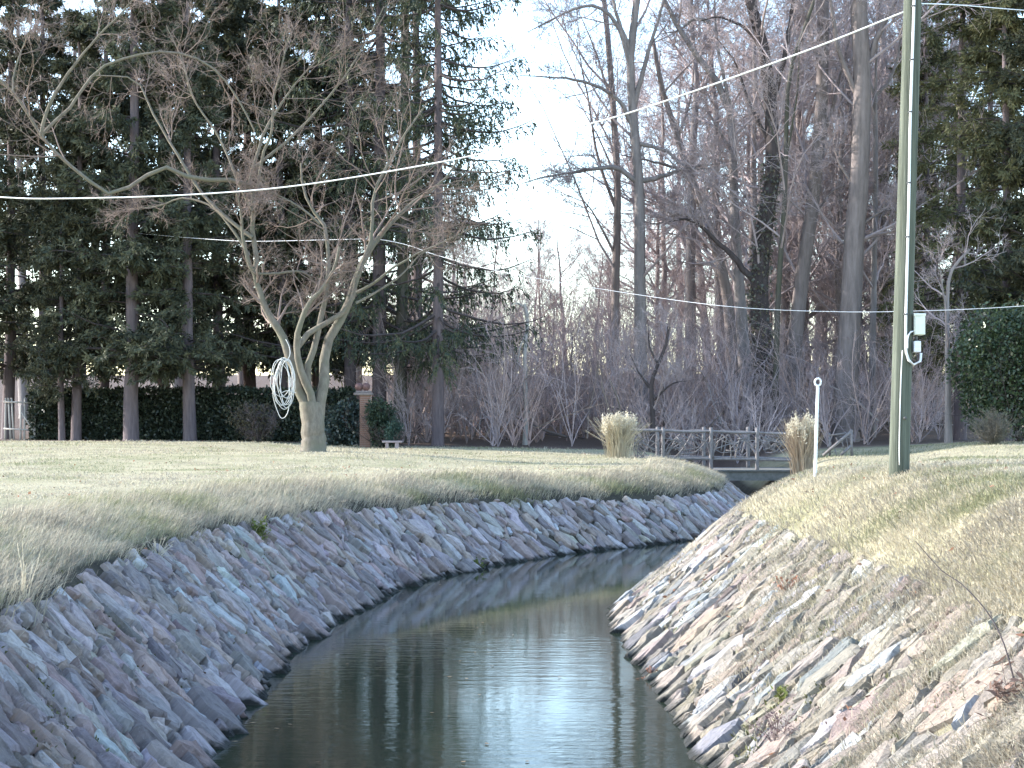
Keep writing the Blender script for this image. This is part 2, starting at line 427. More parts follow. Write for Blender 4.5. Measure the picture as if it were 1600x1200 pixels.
c = mix(nt, wetf, c, (0.028, 0.028, 0.024))
nt.links.new(c, bs.inputs['Base Color']); bs.inputs['Roughness'].default_value = 0.8; bs.inputs['Specular IOR Level'].default_value = 0.35
hh = nt.nodes.new('ShaderNodeMath'); hh.operation = 'ADD'; nt.links.new(g1, hh.inputs[0]); nt.links.new(g2, hh.inputs[1])
bump(nt, bs, hh.outputs[0], 1.0, 0.06)
M['stone'] = sm

def clip_poly(poly, n, c):
    """keep points with n.p <= c"""
    out = []
    m = len(poly)
    for k in range(m):
        a = poly[k]; b = poly[(k + 1) % m]
        da = n[0] * a[0] + n[1] * a[1] - c; db = n[0] * b[0] + n[1] * b[1] - c
        if da <= 0: out.append(a)
        if (da < 0 < db) or (db < 0 < da):
            f = da / (da - db); out.append((a[0] + (b[0] - a[0]) * f, a[1] + (b[1] - a[1]) * f))
    return out

def stone_bank(side, y0, y1, hdir, Ls, Ws, palette, seed, top_t, slope, bare, gain=1.0, rough=1.0):
    rng = np.random.default_rng(seed)
    E, T, N = (LE, LT, LN) if side == 'L' else (RE, RT, RN)
    sl = np.concatenate([[0], np.cumsum(np.linalg.norm(np.diff(E, axis=0), axis=1))])
    k0 = np.argmin(np.abs(E[:, 1] - y0)); k1 = np.argmin(np.abs(E[:, 1] - y1)); s0, s1 = sl[k0], sl[k1]
    cs = math.sqrt(1 + slope * slope)
    def at(s):
        return (np.array([np.interp(s, sl, E[:, 0]), np.interp(s, sl, E[:, 1])]), norm(np.array([np.interp(s, sl, T[:, 0]), np.interp(s, sl, T[:, 1])])), norm(np.array([np.interp(s, sl, N[:, 0]), np.interp(s, sl, N[:, 1])])))
    def axis(s):
        _, t_, n_ = at(s)
        a = np.array([hdir[0] * t_[0] + hdir[1] * t_[1], (hdir[0] * n_[0] + hdir[1] * n_[1]) * cs])
        return a / np.linalg.norm(a)
    ax_s = np.linspace(s0, s1, 200); ax_v = np.array([axis(s) for s in ax_s])
    qtop = top_t * cs
    def top_at(s):
        if side == 'R': return qtop
        p_, _, n2 = at(s); p_ = p_ + n2 * 1.7
        zl = idw(CL, p_[:1], p_[1:])[0]
        return min(LSL * LTOP, zl * np.interp(p_[1], [24, 42], [.77, .64])) / LSL * cs
    seeds = []; cells = {}
    def near(s, q):
        ci, cj = int(s / 0.6), int(q / 0.6)
        for a in (-1, 0, 1):
            for b_ in (-1, 0, 1):
                yield from cells.get((ci + a, cj + b_), ())
    for size, tries in ((1.45, 900), (1.12, 3000), (0.9, 8000), (0.68, 12000), (0.5, 12000)):
        tries = int(tries * (s1 - s0) / 36)
        ss = rng.uniform(s0, s1, tries); qq = rng.uniform(-0.12, qtop, tries)
        aa = np.stack([np.interp(ss, ax_s, ax_v[:, 0]), np.interp(ss, ax_s, ax_v[:, 1])], 1)
        aa = aa + rng.normal(0, 0.24, aa.shape); aa /= np.linalg.norm(aa, axis=1)[:, None]
        for s, q, a in zip(ss, qq, aa):
            r = size * rng.uniform(0.85, 1.15); asp = rng.uniform(.8, 1.25)
            ok = True
            for k in near(s, q):
                o = seeds[k]; ds, dq = o[0] - s, o[1] - q
                u = (ds * a[0] + dq * a[1]) / Ls; v = (-ds * a[1] + dq * a[0]) / Ws
                if u * u + v * v < (0.46 * (r + o[3])) ** 2: ok = False; break
            if ok:
                cells.setdefault((int(s / 0.6), int(q / 0.6)), []).append(len(seeds)); seeds.append((s, q, a, r, asp))
    made = []
    for k, (s, q, a, r, asp) in enumerate(seeds):
        b_ = 0.66 * r
        sk = rng.uniform(-.45, .45); poly = [(-b_ - sk * b_ * .5, -b_), (b_ * rng.uniform(.8, 1.1) - sk * b_ * .5, -b_), (b_ + sk * b_ * .5, b_), (-b_ * rng.uniform(.8, 1.1) + sk * b_ * .5, b_)]
        # keep the facing below its ragged top edge
        qt = min(qtop, top_at(s)) - 0.16 * rng.random()
        poly = clip_poly(poly, (a[1] * Ls, a[0] * Ws), qt - q)
        if len(poly) < 3: continue
        for kk in near(s, q):
            if kk == k: continue
            o = seeds[kk]; ds, dq = o[0] - s, o[1] - q
            u = (ds * a[0] + dq * a[1]) / Ls; v = (-ds * a[1] + dq * a[0]) / Ws
            L2 = u * u + v * v
            if L2 > 9: continue
            fr = r / (r + o[3])
            poly = clip_poly(poly, (u, v), L2 * fr)
            if len(poly) < 3: break
        if len(poly) < 3: continue
        pl = np.array([(p[0] * Ls, p[1] * Ws) for p in poly])
        ctr = pl.mean(0)
        # drop very short edges
        keep = [p for n_, p in enumerate(pl) if np.linalg.norm(p - pl[n_ - 1]) > 0.02]
        if len(keep) < 3: continue
        pl = np.array(keep)
        P, t_, n_ = at(s)
        dcam = math.hypot(P[0], P[1])
        if dcam < 24 and len(pl) < 8:
            mid = (pl + np.roll(pl, -1, 0)) / 2 + rng.normal(0, 0.014, pl.shape)
            pl = np.stack([pl, mid], 1).reshape(-1, 2)
        dv = pl - ctr; dl = np.linalg.norm(dv, axis=1)[:, None]
        gap = rng.uniform(0.010, 0.030) if side == 'L' else rng.uniform(.006, .02)
        pl = ctr + dv * np.maximum(1 - gap / np.maximum(dl, .03) * 1.2, 0.5) + rng.normal(0, 0.009, pl.shape)
        area = 0.5 * abs(np.dot(pl[:, 0], np.roll(pl[:, 1], -1)) - np.dot(pl[:, 1], np.roll(pl[:, 0], -1)))
        if area < 0.004: continue
        m = len(pl)
        h = rng.uniform(0.008, 0.08 if side == 'L' else .05) * min(1.3, 0.6 + r * .5) * (1.9 if q < .22 else 1.0)
        tu, tv = rng.normal(0, 0.08) * rough, rng.normal(0, 0.17) * rough
        def height(p): return h + (p[:, 0] - ctr[0]) * tu + (p[:, 1] - ctr[1]) * tv
        outer = pl; inner = ctr + (pl - ctr) * rng.uniform(0.76, 0.95, (m, 1))
        rings = [(pl, np.full(m, -0.14)), (outer, height(outer) - 0.022 + rng.normal(0, .006, m)), (inner, height(inner) + rng.normal(0, 0.013, m)), (ctr[None], height(ctr[None]) + rng.normal(0, .012))]
        uvs = []; pts = []
        nrm = np.array([-slope * n_[0], -slope * n_[1], 1.0]) / cs
        for pp, hz in rings:
            for (pu, pv), z in zip(pp, hz):
                dsx = pu * a[0] - pv * a[1]; dqx = pu * a[1] + pv * a[0]
                tt = (q + dqx) / cs
                base = np.array([P[0] + t_[0] * dsx + n_[0] * tt, P[1] + t_[1] * dsx + n_[1] * tt, slope * tt])
                pts.append(base + nrm * z); uvs.append((pu + k * 1.37, pv + k * .77))
        pts = np.array(pts)
        i = np.arange(m); i2 = (i + 1) % m
        fl = 1 if side == 'R' else 1
        quads = np.concatenate([np.stack([i, i2, i2 + m, i + m], 1), np.stack([i + m, i2 + m, i2 + 2 * m, i + 2 * m], 1)])
        tris = np.stack([i + 2 * m, i2 + 2 * m, np.full(m, 3 * m)], 1)
        # orientation: make top normal point out
        e1 = pts[2 * m + 1] - pts[2 * m]; e2 = pts[3 * m] - pts[2 * m]
        if np.dot(np.cross(e1, e2), nrm) < 0: quads = quads[:, ::-1]; tris = tris[:, ::-1]
        pc = palette[rng.choice(len(palette), p=bare)]
        tint = np.array(pc) * gain * rng.uniform(0.75, 1.22) * (1 + rng.normal(0, 0.03, 3))
        made.append((pts, quads, tris, np.clip(tint, 0.02, .7), np.array(uvs), area, pts[2 * m:3 * m].mean(0)))
    return made

PAL = [(0.265, 0.23, 0.225), (0.285, 0.225, 0.20), (0.18, 0.155, 0.15), (0.335, 0.30, 0.295), (0.24, 0.19, 0.165), (0.30, 0.265, 0.225), (0.36, 0.365, 0.37)]
def build_bank(label, made, name_pt):
    root = thing('stone_bank', label, 'stone bank', name_pt)
    o = np.array(name_pt)
    score = []
    for k, s in enumerate(made):
        c = s[6]; d = c[1]
        px = c[0] / d * F; vis = 1.0 if abs(px) < 830 and d > 5 and (CZ - c[2]) / d * F < 590 else 0.0
        if vis and name_pt[0] > 0 and c[1] > 24.5: vis = 0.05
        score.append(vis * s[5] / d ** 2.2)
    order = np.argsort(score)[::-1]
    rest = []
    order = [k for k in order]
    for n_, k in enumerate(order):
        pts, q, t, tint, uv, area, c = made[k]
        if n_ < 300:
            me = new_mesh('stone', pts - c, [q, t], False, tint[None], uv)
            link('stone', me, M['stone'], root, tuple(c - o))
        else: rest.append(k)
    if rest:
        V = []; Qs = []; Ts = []; TT = []; UV = []; n0 = 0
        for k in rest:
            pts, q, t, tint, uv, area, c = made[k]
            V.append(pts - o); Qs.append(q + n0); Ts.append(t + n0); TT.append(np.repeat(tint[None], len(pts), 0)); UV.append(uv); n0 += len(pts)
        me = new_mesh('small_stones', np.concatenate(V), [np.concatenate(Qs), np.concatenate(Ts)], False, np.concatenate(TT), np.concatenate(UV))
        tag(link('small_stones', me, M['stone'], root), kind='stuff')
    return root
left_stones = stone_bank('L', 8, 56, (1.0, -0.42), 0.43, 0.155, PAL, 11, LTOP, LSL, [.32, .24, .12, .16, .08, .05, .03], 1.3, .75)
PALR = [(0.255, 0.225, 0.185), (0.285, 0.24, 0.185), (0.315, 0.28, 0.23), (0.33, 0.33, 0.33), (0.27, 0.215, 0.18), (0.19, 0.185, 0.18), (0.40, 0.40, 0.395)]
right_stones = stone_bank('R', 6, 30, (-1.0, -0.12), 0.50, 0.185, PALR, 12, RTOP, RSL, [.25, .26, .2, .07, .12, .05, .05], 1.0, .4)
build_bank('shaded blue-grey dry-laid stone bank curving along the left of the channel', left_stones, (-2.7, 15.0, 0.0))
build_bank('sunlit pale stone bank with dry grass on the right of the channel', right_stones, (1.7, 14.0, 0.0))
print('stones', len(left_stones), len(right_stones))

# ------------------------------------------------------------------ trees
def copy_tree(o, parent=None):
    c = o.copy(); COL.objects.link(c); c.parent = parent
    for ch in o.children: copy_tree(ch, c)
    return c

def bare_mesh(rng, P0, R0, k1=14, k2=7, k3=6, k4=4, l1=(0.28, 0.45), t1=(0.35, 0.98), ang1=(48, 10), up=0.06, r4=0.005, trunk_sides=9):
    """levels of a leafless crown on given stems P0 (B,n,3)"""
    tr = Tubes(); tr.add(P0, R0, trunk_sides)
    cr = Tubes()
    P1, R1 = grow(rng, P0, R0, k1, *t1, ang1, l1, .42, 6, .13, up, taper=.45, rtip=.2, rmin=.012)
    cr.add(P1, R1, 5)
    P2, R2 = grow(rng, P1, R1, k2, .2, 1, (42, 12), (.3, .5), .5, 5, .16, up * .7, taper=.4, rmin=.008)
    cr.add(P2, R2, 4)
    P3, R3 = grow(rng, P2, R2, k3, .12, 1, (40, 14), (.35, .6), .6, 4, .18, up * .5, taper=.4, lmin=.3, rmin=.006)
    cr.add(P3, R3, 3)
    P4, R4 = grow(rng, P3, R3, k4, .15, 1, (38, 14), (.4, .7), .7, 1, .2, .02, taper=.3, lmin=.2, rmin=r4)
    cr.add(P4, R4, 3)
    return tr, cr

def straight_stem(rng, h, r, n=14, wob=0.25, flare=1.5):
    z = np.linspace(0, h, n)
    wx = np.cumsum(rng.normal(0, wob, n)) * .35; wy_ = np.cumsum(rng.normal(0, wob, n)) * .35
    wx -= wx[0]; wy_ -= wy_[0]
    P = np.stack([wx, wy_, z], 1)
    Rr = r * (1 - 0.8 * (z / h) ** 1.1); Rr[0] *= flare
    P = np.insert(P, 1, [P[0] * .93 + P[1] * .07], 0); Rr = np.insert(Rr, 1, r * 1.06)
    P[0, 2] -= 0.3
    return P[None], Rr[None]

protos = {}
def bare_proto(key, seed, h, r, bark, **kw):
    rng = np.random.default_rng(seed)
    P, Rr = straight_stem(rng, h, r)
    tr, cr = bare_mesh(rng, P, Rr, **kw)
    a, b_ = tr.mesh('trunk'), cr.mesh('crown', False)
    a.materials.append(M[bark]); b_.materials.append(M['twig'])
    protos[key] = [('trunk', a), ('crown', b_)]
bare_proto('tall', 1, 25, .34, 'bark_grey', k1=26, k2=9, k3=7, k4=5, r4=.009)
bare_proto('forest', 2, 23, .24, 'bark_brown', k1=34, k2=8, k3=7, k4=5, l1=(.2, .36), t1=(.18, .98), r4=.009)
bare_proto('broad', 3, 20, .33, 'bark_grey', k1=24, k2=9, k3=7, k4=5, l1=(.35, .55), t1=(.25, .98), r4=.008)

def put(key, name, label, cat, x, y, s=1.0, rot=0.0, lean=(0, 0), group=None, z=None):
    root = thing(name, label, cat, (x, y, gz(x, y) - .03 if z is None else z), group)
    root.scale = (s, s, s); root.rotation_euler = (lean[0], lean[1], rot)
    for nm, me in protos[key]: link(nm, me, None, root)
    return root

# ---- evergreens
def evergreen_proto(key, seed, h, r, rad, z0, nb=130, sub=10, per=20, cs=(.20, .09), cols=((.036, .048, .036), (.10, .103, .062)), droop=-.05, bark='bark_red', hang=0.25):
    rng = np.random.default_rng(seed)
    P, Rr = straight_stem(rng, h, r, wob=.08, flare=1.7)
    tr = Tubes(); tr.add(P, Rr, 12)
    t = np.sort(rng.uniform(z0 / h, .985, nb)) if nb else None
    L = rad * np.clip((1 - t) ** .55, .12, 1) * rng.uniform(.6, 1.12, nb)
    az = rng.uniform(0, 2 * np.pi, nb)
    d = np.stack([np.cos(az), np.sin(az), rng.uniform(-.05, .45, nb)], 1); d = norm(d)
    p = np.stack([np.interp(t * h, P[0, :, 2], P[0, :, 0]), np.interp(t * h, P[0, :, 2], P[0, :, 1]), t * h], 1)
    n = 6; B = np.empty((nb, n + 1, 3)); B[:, 0] = p
    for s in range(n):
        d = norm(d + rng.normal(0, .09, (nb, 3)) + np.array([0, 0, droop])); p = p + d * (L / n)[:, None]; B[:, s + 1] = p
    br = Tubes(); br.add(B, np.linspace(1, .2, n + 1)[None] * (.012 + .012 * L)[:, None], 4)
    S1, SR = grow(rng, B, np.full((nb, n + 1), .015), sub, .15, 1, (50, 15), (.22, .4), .7, 3, .15, droop * .6, taper=.35, lmin=.3, flat=.5)
    br.add(S1, SR, 3)
    N = len(S1) * per; idx = np.repeat(np.arange(len(S1)), per)
    f = rng.uniform(.1, 1.0, N) * 3; i = np.minimum(f.astype(int), 2); w = (f - i)[:, None]
    p = S1[idx, i] * (1 - w) + S1[idx, i + 1] * w + rng.normal(0, .05, (N, 3))
    tan = norm(S1[idx, i + 1] - S1[idx, i])
    dd = norm(tan * .8 + rvec(rng, N) * .8 + np.array([0, 0, -hang]))
    clump = vnoise(idx * 0.37, idx * .11, 1.0)[:, None]
    m = np.clip(.25 + .5 * clump + rng.normal(0, .18, (N, 1)), 0, 1)
    col = np.array(cols[0]) * (1 - m) + np.array(cols[1]) * m
    V, Qc, tc_ = cards(p, dd, rvec(rng, N), cs[0] * rng.uniform(.6, 1.4, N), cs[1] * rng.uniform(.6, 1.4, N), col)
    a = tr.mesh('trunk'); a.materials.append(M[bark])
    b_ = br.mesh('branches', False); b_.materials.append(M['bark_dark'])
    c_ = new_mesh('crown', V, [Qc], False, tc_); c_.materials.append(M['ever'])
    protos[key] = [('trunk', a), ('branches', b_), ('crown', c_)]
evergreen_proto('cedar', 21, 21, .28, 3.3, 2.9, nb=150, sub=11, per=27, cs=(.23, .07))
evergreen_proto('cedar2', 22, 18, .22, 3.0, 2.8, nb=130, sub=11, per=27, cs=(.23, .07), cols=((.034, .046, .037), (.108, .103, .058)))
evergreen_proto('hemlock', 23, 22, .24, 3.6, 3.0, nb=125, sub=10, per=22, cs=(.25, .065), cols=((.06, .068, .036), (.15, .145, .072)), droop=-.09)

def spruce_proto(key, seed, h, r, rad, z0, nb=80):
    rng = np.random.default_rng(seed)
    P, Rr = straight_stem(rng, h, r, wob=.05, flare=1.35)
    tr = Tubes(); tr.add(P, Rr, 12)
    t = np.sort(rng.uniform(z0 / h, .985, nb)); L = rad * np.clip((1 - t * .96) ** .5, .1, 1) * rng.uniform(.7, 1.15, nb)
    az = np.arange(nb) * 2.4 + rng.normal(0, .3, nb)
    n = 8; p = np.stack([np.interp(t * h, P[0, :, 2], P[0, :, 0]), np.interp(t * h, P[0, :, 2], P[0, :, 1]), t * h], 1)
    hz = np.stack([np.cos(az), np.sin(az), np.zeros(nb)], 1)
    B = np.empty((nb, n + 1, 3)); B[:, 0] = p
    sl = np.linspace(-.35, .55, n)
    for s in range(n):
        d = norm(hz + np.array([0, 0, 1]) * (sl[s] - .25 * (1 - t))[:, None] + rng.normal(0, .06, (nb, 3))); p = p + d * (L / n)[:, None]; B[:, s + 1] = p
    br = Tubes(); br.add(B, np.linspace(1, .2, n + 1)[None] * (.015 + .012 * L)[:, None], 4)
    # hanging branchlets
    per = 34; N = nb * per; idx = np.repeat(np.arange(nb), per)
    f = rng.uniform(.18, 1, N) * n; i = np.minimum(f.astype(int), n - 1); w = (f - i)[:, None]
    q = B[idx, i] * (1 - w) + B[idx, i + 1] * w
    tan = norm(B[idx, i + 1] - B[idx, i]); side = np.cross(tan, [0, 0, 1]) * rng.choice([-1, 1], N)[:, None]
    hl = rng.uniform(.3, 1.1, N) * (0.6 + .1 * L[idx])
    HP = np.empty((N, 4, 3)); HP[:, 0] = q; d = norm(tan * .5 + side * .7 + rng.normal(0, .2, (N, 3)))
    for s in range(3):
        d = norm(d + np.array([0, 0, -.75])); q = q + d * (hl / 3)[:, None]; HP[:, s + 1] = q
    per2 = 11; N2 = N * per2; id2 = np.repeat(np.arange(N), per2)
    f = rng.uniform(0, 1, N2) * 3; i = np.minimum(f.astype(int), 2); w = (f - i)[:, None]
    q = HP[id2, i] * (1 - w) + HP[id2, i + 1] * w; tan = norm(HP[id2, i + 1] - HP[id2, i])
    m = np.clip(rng.normal(.35, .25, (N2, 1)) + .5 * (vnoise(id2 * .05, id2 * 0, 1)[:, None] - .5), 0, 1)
    col = np.array((.03, .044, .034)) * (1 - m) + np.array((.11, .115, .055)) * m
    V, Qc, tc_ = cards(q, norm(tan + rvec(rng, N2) * .55), rvec(rng, N2), rng.uniform(.12, .26, N2), rng.uniform(.035, .075, N2), col)
    a = tr.mesh('trunk'); a.materials.append(M['bark_red'])
    b_ = br.mesh('branches', False); b_.materials.append(M['bark_dark'])
    c_ = new_mesh('crown', V, [Qc], False, tc_); c_.materials.append(M['needle'])
    protos[key] = [('trunk', a), ('branches', b_), ('crown', c_)]
spruce_proto('spruce', 31, 30, .27, 5.6, 4.0, nb=115)

EV = 'dark evergreens in the row behind the hedge'
def ev(px, d, key, s, rot, label, group=EV, name='evergreen_tree', cat='evergreen tree', **kw):
    x = (px - 800) / F * d
    return put(key, name, label, cat, x, d, s, rot, group=group, **kw)
ev(97, 66, 'cedar2', .62, .3, 'slim evergreen with thin pale trunk at the hedge, left of a thicker one')
ev(119, 66.3, 'cedar2', .95, 1.9, 'evergreen with straight grey trunk, second from left before the hedge')
ev(205, 65.2, 'cedar', 1.08, 4.0, 'large dark evergreen with flared fluted trunk in front of the hedge')
ev(297, 65.5, 'cedar', .92, 2.2, 'dark evergreen with plain trunk, rightmost of those before the hedge')
ev(12, 69, 'cedar', .95, 5.1, 'dark evergreen cut by the left edge of the picture')
ev(-60, 66, 'cedar2', 1.1, 3.1, 'evergreen mostly beyond the left edge of the picture')
BK = 'evergreens standing behind the hedge'
for k, (px, d, key, s, rot) in enumerate([(70, 74, 'cedar', 1.0, 1.0), (160, 72, 'cedar2', 1.15, 2.7), (255, 73, 'cedar', 1.05, .4), (345, 71, 'cedar2', 1.2, 5.0), (392, 75, 'cedar', 1.1, 1.7), (440, 70, 'cedar2', 1.15, 3.9), (500, 73, 'cedar', 1.1, 2.5), (545, 76, 'hemlock', 1.0, .9)]):
    ev(px, d, key, s, rot, 'dense dark evergreen behind the hedge, %s of the back row from the left' % ['first', 'second', 'third', 'fourth', 'fifth', 'sixth', 'seventh', 'eighth'][k], BK)
ev(592, 69, 'spruce', 1.15, .6, 'drooping spruce with thick dark trunk behind the brick pillar', 'tall spruces', 'spruce_tree', 'spruce tree')
ev(548, 70, 'spruce', 1.0, 4.1, 'spruce right of the maple, left of the one behind the pillar', 'tall spruces', 'spruce_tree', 'spruce tree')
ev(652, 78, 'spruce', 1.05, 3.3, 'spruce standing between and behind the two at the pillar and sky gap', 'tall spruces', 'spruce_tree', 'spruce tree')
ev(684, 66, 'spruce', .92, 2.3, 'tall spruce with bare purple-grey lower trunk beside the sky gap', 'tall spruces', 'spruce_tree', 'spruce tree')
RG = 'evergreens at the right edge'
ev(1500, 70, 'hemlock', 1.1, 1.2, 'olive evergreen right behind the utility pole', RG)
ev(1570, 67, 'hemlock', 1.0, 3.0, 'olive evergreen near the right edge above the holly', RG)
ev(1640, 66, 'cedar2', 1.2, 5.2, 'tall evergreen cut by the right edge of the picture', RG)
ev(1450, 78, 'hemlock', 1.0, 4.4, 'olive evergreen deeper in the wood, left of the others by the pole', RG)
ev(1545, 80, 'hemlock', 1.05, 2.0, 'olive evergreen standing behind the two near the right edge', RG)

# ---- trees whose stems are drawn one by one
def drawn_tree(name, label, cat, d, limbs, seed, bark='bark_grey', twig='twig', k=(6, 6, 5, 3), group=None, depth=1.2, t1=(.3, 1), l1=(.3, .55), ang1=(45, 12), wild=.14, r4=.006, up=.05, tr_sides=10, skip=0):
    """limbs: list of (pixel points, width0, width1, dz) with widths in picture pixels; the first limbs starting at the base are the trunk"""
    rng = np.random.default_rng(seed)
    b0 = limbs[0][0][0]; o = W(b0[0], b0[1], d); g = gz(o[0], d); o[2] = g
    root = thing(name, label, cat, tuple(o), group)
    trunk = Tubes(); crown = Tubes()
    PP = []; RR = []
    for li, lb in enumerate(limbs):
        pts, w0, w1 = lb[:3]; dy = lb[3] if len(lb) > 3 else rng.uniform(-depth, depth)
        n = 16
        dd = np.linspace(0, dy, len(pts)) if li else np.linspace(0, dy * .2, len(pts))
        if len(lb) > 4: dd = dd + lb[4]
        p3 = np.array([W(p[0], p[1], d + e) for p, e in zip(pts, dd)])
        if li == 0: p3[0, 2] = g - .15
        P = resample(p3, n) - o
        wr = np.linspace(w0, w1 if li == 0 or skip else w1 * .45, n) / 2 / F * d
        P[2:-1] += rng.normal(0, wr[2:-1, None] * (.04 if li == 0 else .2), (n - 3, 3))
        if li == 0: wr = wr * (1 + .3 * np.exp(-np.arange(n) / 1.2))
        trunk.add(P, wr, tr_sides); PP.append(P); RR.append(wr)
    P0 = np.array(PP); R0 = np.array(RR)
    if skip: P0, R0 = P0[skip:, 7:], R0[skip:, 7:]
    P1, R1 = grow(rng, P0, R0, k[0], *t1, ang1, l1, .45, 6, wild, up, taper=.3, rtip=.25, rmin=.010, lmin=1.0)
    R1 = np.minimum(R1, .065 * np.linspace(1, .2, R1.shape[1])[None])
    crown.add(P1, R1, 5)
    P2, R2 = grow(rng, P1, R1, k[1], .15, 1, (42, 14), (.32, .55), .55, 5, wild * 1.1, up * .7, taper=.3, rmin=.007, lmin=.5)
    crown.add(P2, R2, 4)
    P3, R3 = grow(rng, P2, R2, k[2], .12, 1, (40, 14), (.35, .6), .6, 4 if skip else 3, wild * 1.2, up * .4, taper=.3, rmin=.005, lmin=.3)
    crown.add(P3, R3, 3)
    P4, R4 = grow(rng, P3, R3, k[3], .1, 1, (36, 14), (.4, .7), .7, 2 if skip else 1, .2, .02, taper=.3, rmin=r4, lmin=.18)
    crown.add(P4, R4, 3)
    link('trunk', trunk.mesh('trunk'), M[bark], root)
    link('crown', crown.mesh('crown', False), M[twig], root)
    return root

maple_limbs = [
    ([(490, 706), (490, 680), (488, 655), (484, 630)], 42, 34, 0),
    ([(489, 650), (474, 620), (464, 585), (450, 548), (433, 512), (416, 485), (403, 445), (398, 425)], 24, 13, .3),
    ([(492, 650), (483, 610), (474, 585), (466, 560), (463, 543), (470, 505), (483, 473), (497, 457), (523, 417), (530, 385)], 18, 6, -.8),
    ([(463, 545), (472, 530), (490, 515), (512, 503), (537, 487), (553, 460), (560, 423), (577, 387), (581, 340), (584, 300), (604, 262), (626, 220), (650, 185), (668, 160)], 12, 4, 1.5),
    ([(492, 655), (484, 618), (481, 580), (493, 533), (506, 483), (514, 440), (512, 390), (506, 350), (484, 322), (473, 290), (470, 255)], 16, 5, 1.0),
    ([(497, 660), (502, 610), (507, 567), (517, 530), (531, 500), (545, 470), (556, 430), (575, 395), (600, 360), (640, 320), (690, 285), (715, 250)], 24, 4, 2.0),
    ([(398, 428), (388, 408), (380, 372), (376, 330), (370, 300)], 9, 4, -.5),
    ([(398, 428), (402, 410), (394, 367), (397, 320), (392, 280), (402, 240), (414, 205), (438, 165), (470, 120), (495, 95)], 11, 3, .5),
    ([(402, 300), (410, 250), (425, 200), (428, 150), (440, 105), (450, 60)], 7, 3, -.8),
    ([(392, 290), (372, 282), (335, 281), (300, 278), (252, 261), (215, 285), (185, 300), (160, 298), (128, 274), (100, 250), (78, 228), (64, 212), (48, 185), (25, 150), (0, 125), (-25, 95)], 9, 6, -2.0),
    ([(64, 212), (72, 175), (90, 140), (125, 90), (160, 50), (192, 18), (215, -10)], 7, 3, -.6, -2.0),
    ([(66, 210), (85, 190), (110, 168), (135, 130), (165, 102), (230, 83), (270, 82), (310, 92), (345, 118), (372, 155), (398, 205)], 6, 4, .8, -1.8),
    ([(20, 145), (22, 115), (35, 75), (50, 40)], 4, 2, .3, -2.2),
    ([(390, 400), (368, 365), (340, 330), (315, 315), (280, 310), (250, 322), (215, 325)], 6, 3, 1.2),
    ([(395, 372), (360, 345), (320, 308), (290, 262), (262, 215), (236, 172), (212, 125), (150, 118)], 8, 3, 1.6),
    ([(398, 428), (433, 427), (473, 425), (497, 450)], 5, 6, .8),
    ([(557, 457), (583, 443), (617, 417), (650, 397), (683, 383), (712, 369), (740, 355)], 6, 2, -1.0),
    ([(556, 474), (590, 455), (616, 438), (637, 420), (660, 395), (700, 376)], 5, 2, 1.0),
    ([(400, 260), (430, 235), (470, 200), (515, 150), (545, 110), (575, 60), (600, 10)], 6, 2, 1.0),
    ([(395, 330), (372, 285), (355, 240), (330, 195), (300, 150), (285, 95), (260, 40)], 6, 2, .8),
    ([(500, 350), (470, 325), (440, 308), (420, 300)], 5, 3, -.6),
]
maple_limbs = [maple_limbs[0]] + [(l[0], l[1] * .82, l[2] * .6) + tuple(l[3:]) for l in maple_limbs[1:]]
maple = drawn_tree('maple_tree', 'bare multi-stemmed maple with grey-tan limbs standing alone on the left lawn', 'tree', 49, maple_limbs, 5, 'bark_maple', 'twig_maple', k=(10, 6, 5, 2), depth=1.8, l1=(.4, .85), t1=(.1, 1), wild=.16, r4=.004, tr_sides=10, skip=1)

T1 = [([(1002, 700), (1001, 560), (1000, 420), (998, 285), (989, 180), (985, 90), (1000, -40), (1005, -120)], 22, 9, 0),
      ([(1000, 288), (960, 262), (905, 268), (850, 277), (815, 287)], 9, 3), ([(998, 284), (1035, 275), (1075, 262), (1130, 255)], 9, 3),
      ([(987, 110), (968, 45), (932, 10), (888, 18), (825, 50)], 9, 3), ([(990, 170), (1010, 90), (1032, 20), (1045, -60)], 9, 4),
      ([(992, 205), (962, 152), (905, 126), (850, 120), (812, 118)], 8, 3), ([(1000, 225), (1040, 235), (1075, 262), (1130, 262)], 7, 3), ([(985, 80), (960, 10), (955, -60)], 8, 4)]
drawn_tree('bare_tree', 'tallest bare tree with straight trunk in the middle of the sky gap', 'tree', 74, T1, 41, 'bark_grey', k=(7, 7, 5, 4), r4=.009, group='bare trees of the wood')
T2 = [([(958, 700), (962, 450), (965, 300), (957, 150), (944, 0), (935, -100)], 15, 7, 0), ([(964, 330), (935, 250), (920, 160), (900, 60)], 6, 3), ([(962, 400), (925, 330), (890, 290)], 5, 2), ([(958, 170), (930, 80), (905, 20)], 5, 2)]
drawn_tree('bare_tree', 'slender dark bare tree just left of the tallest one', 'tree', 79, T2, 42, 'bark_brown', k=(8, 7, 5, 4), r4=.009, group='bare trees of the wood')
T3 = [([(1152, 700), (1145, 560), (1134, 450), (1112, 365), (1082, 285), (1056, 205), (1036, 145), (1020, 60)], 22, 6, 0), ([(1105, 350), (1060, 335), (1030, 350), (1005, 345)], 7, 3), ([(1075, 270), (1050, 260), (1010, 250), (960, 240)], 6, 2), ([(1060, 215), (1080, 150), (1085, 80)], 5, 2)]
drawn_tree('bare_tree', 'bare tree leaning left below the white overhead cable', 'tree', 77, T3, 43, 'bark_brown', k=(8, 7, 5, 4), r4=.009, group='bare trees of the wood')
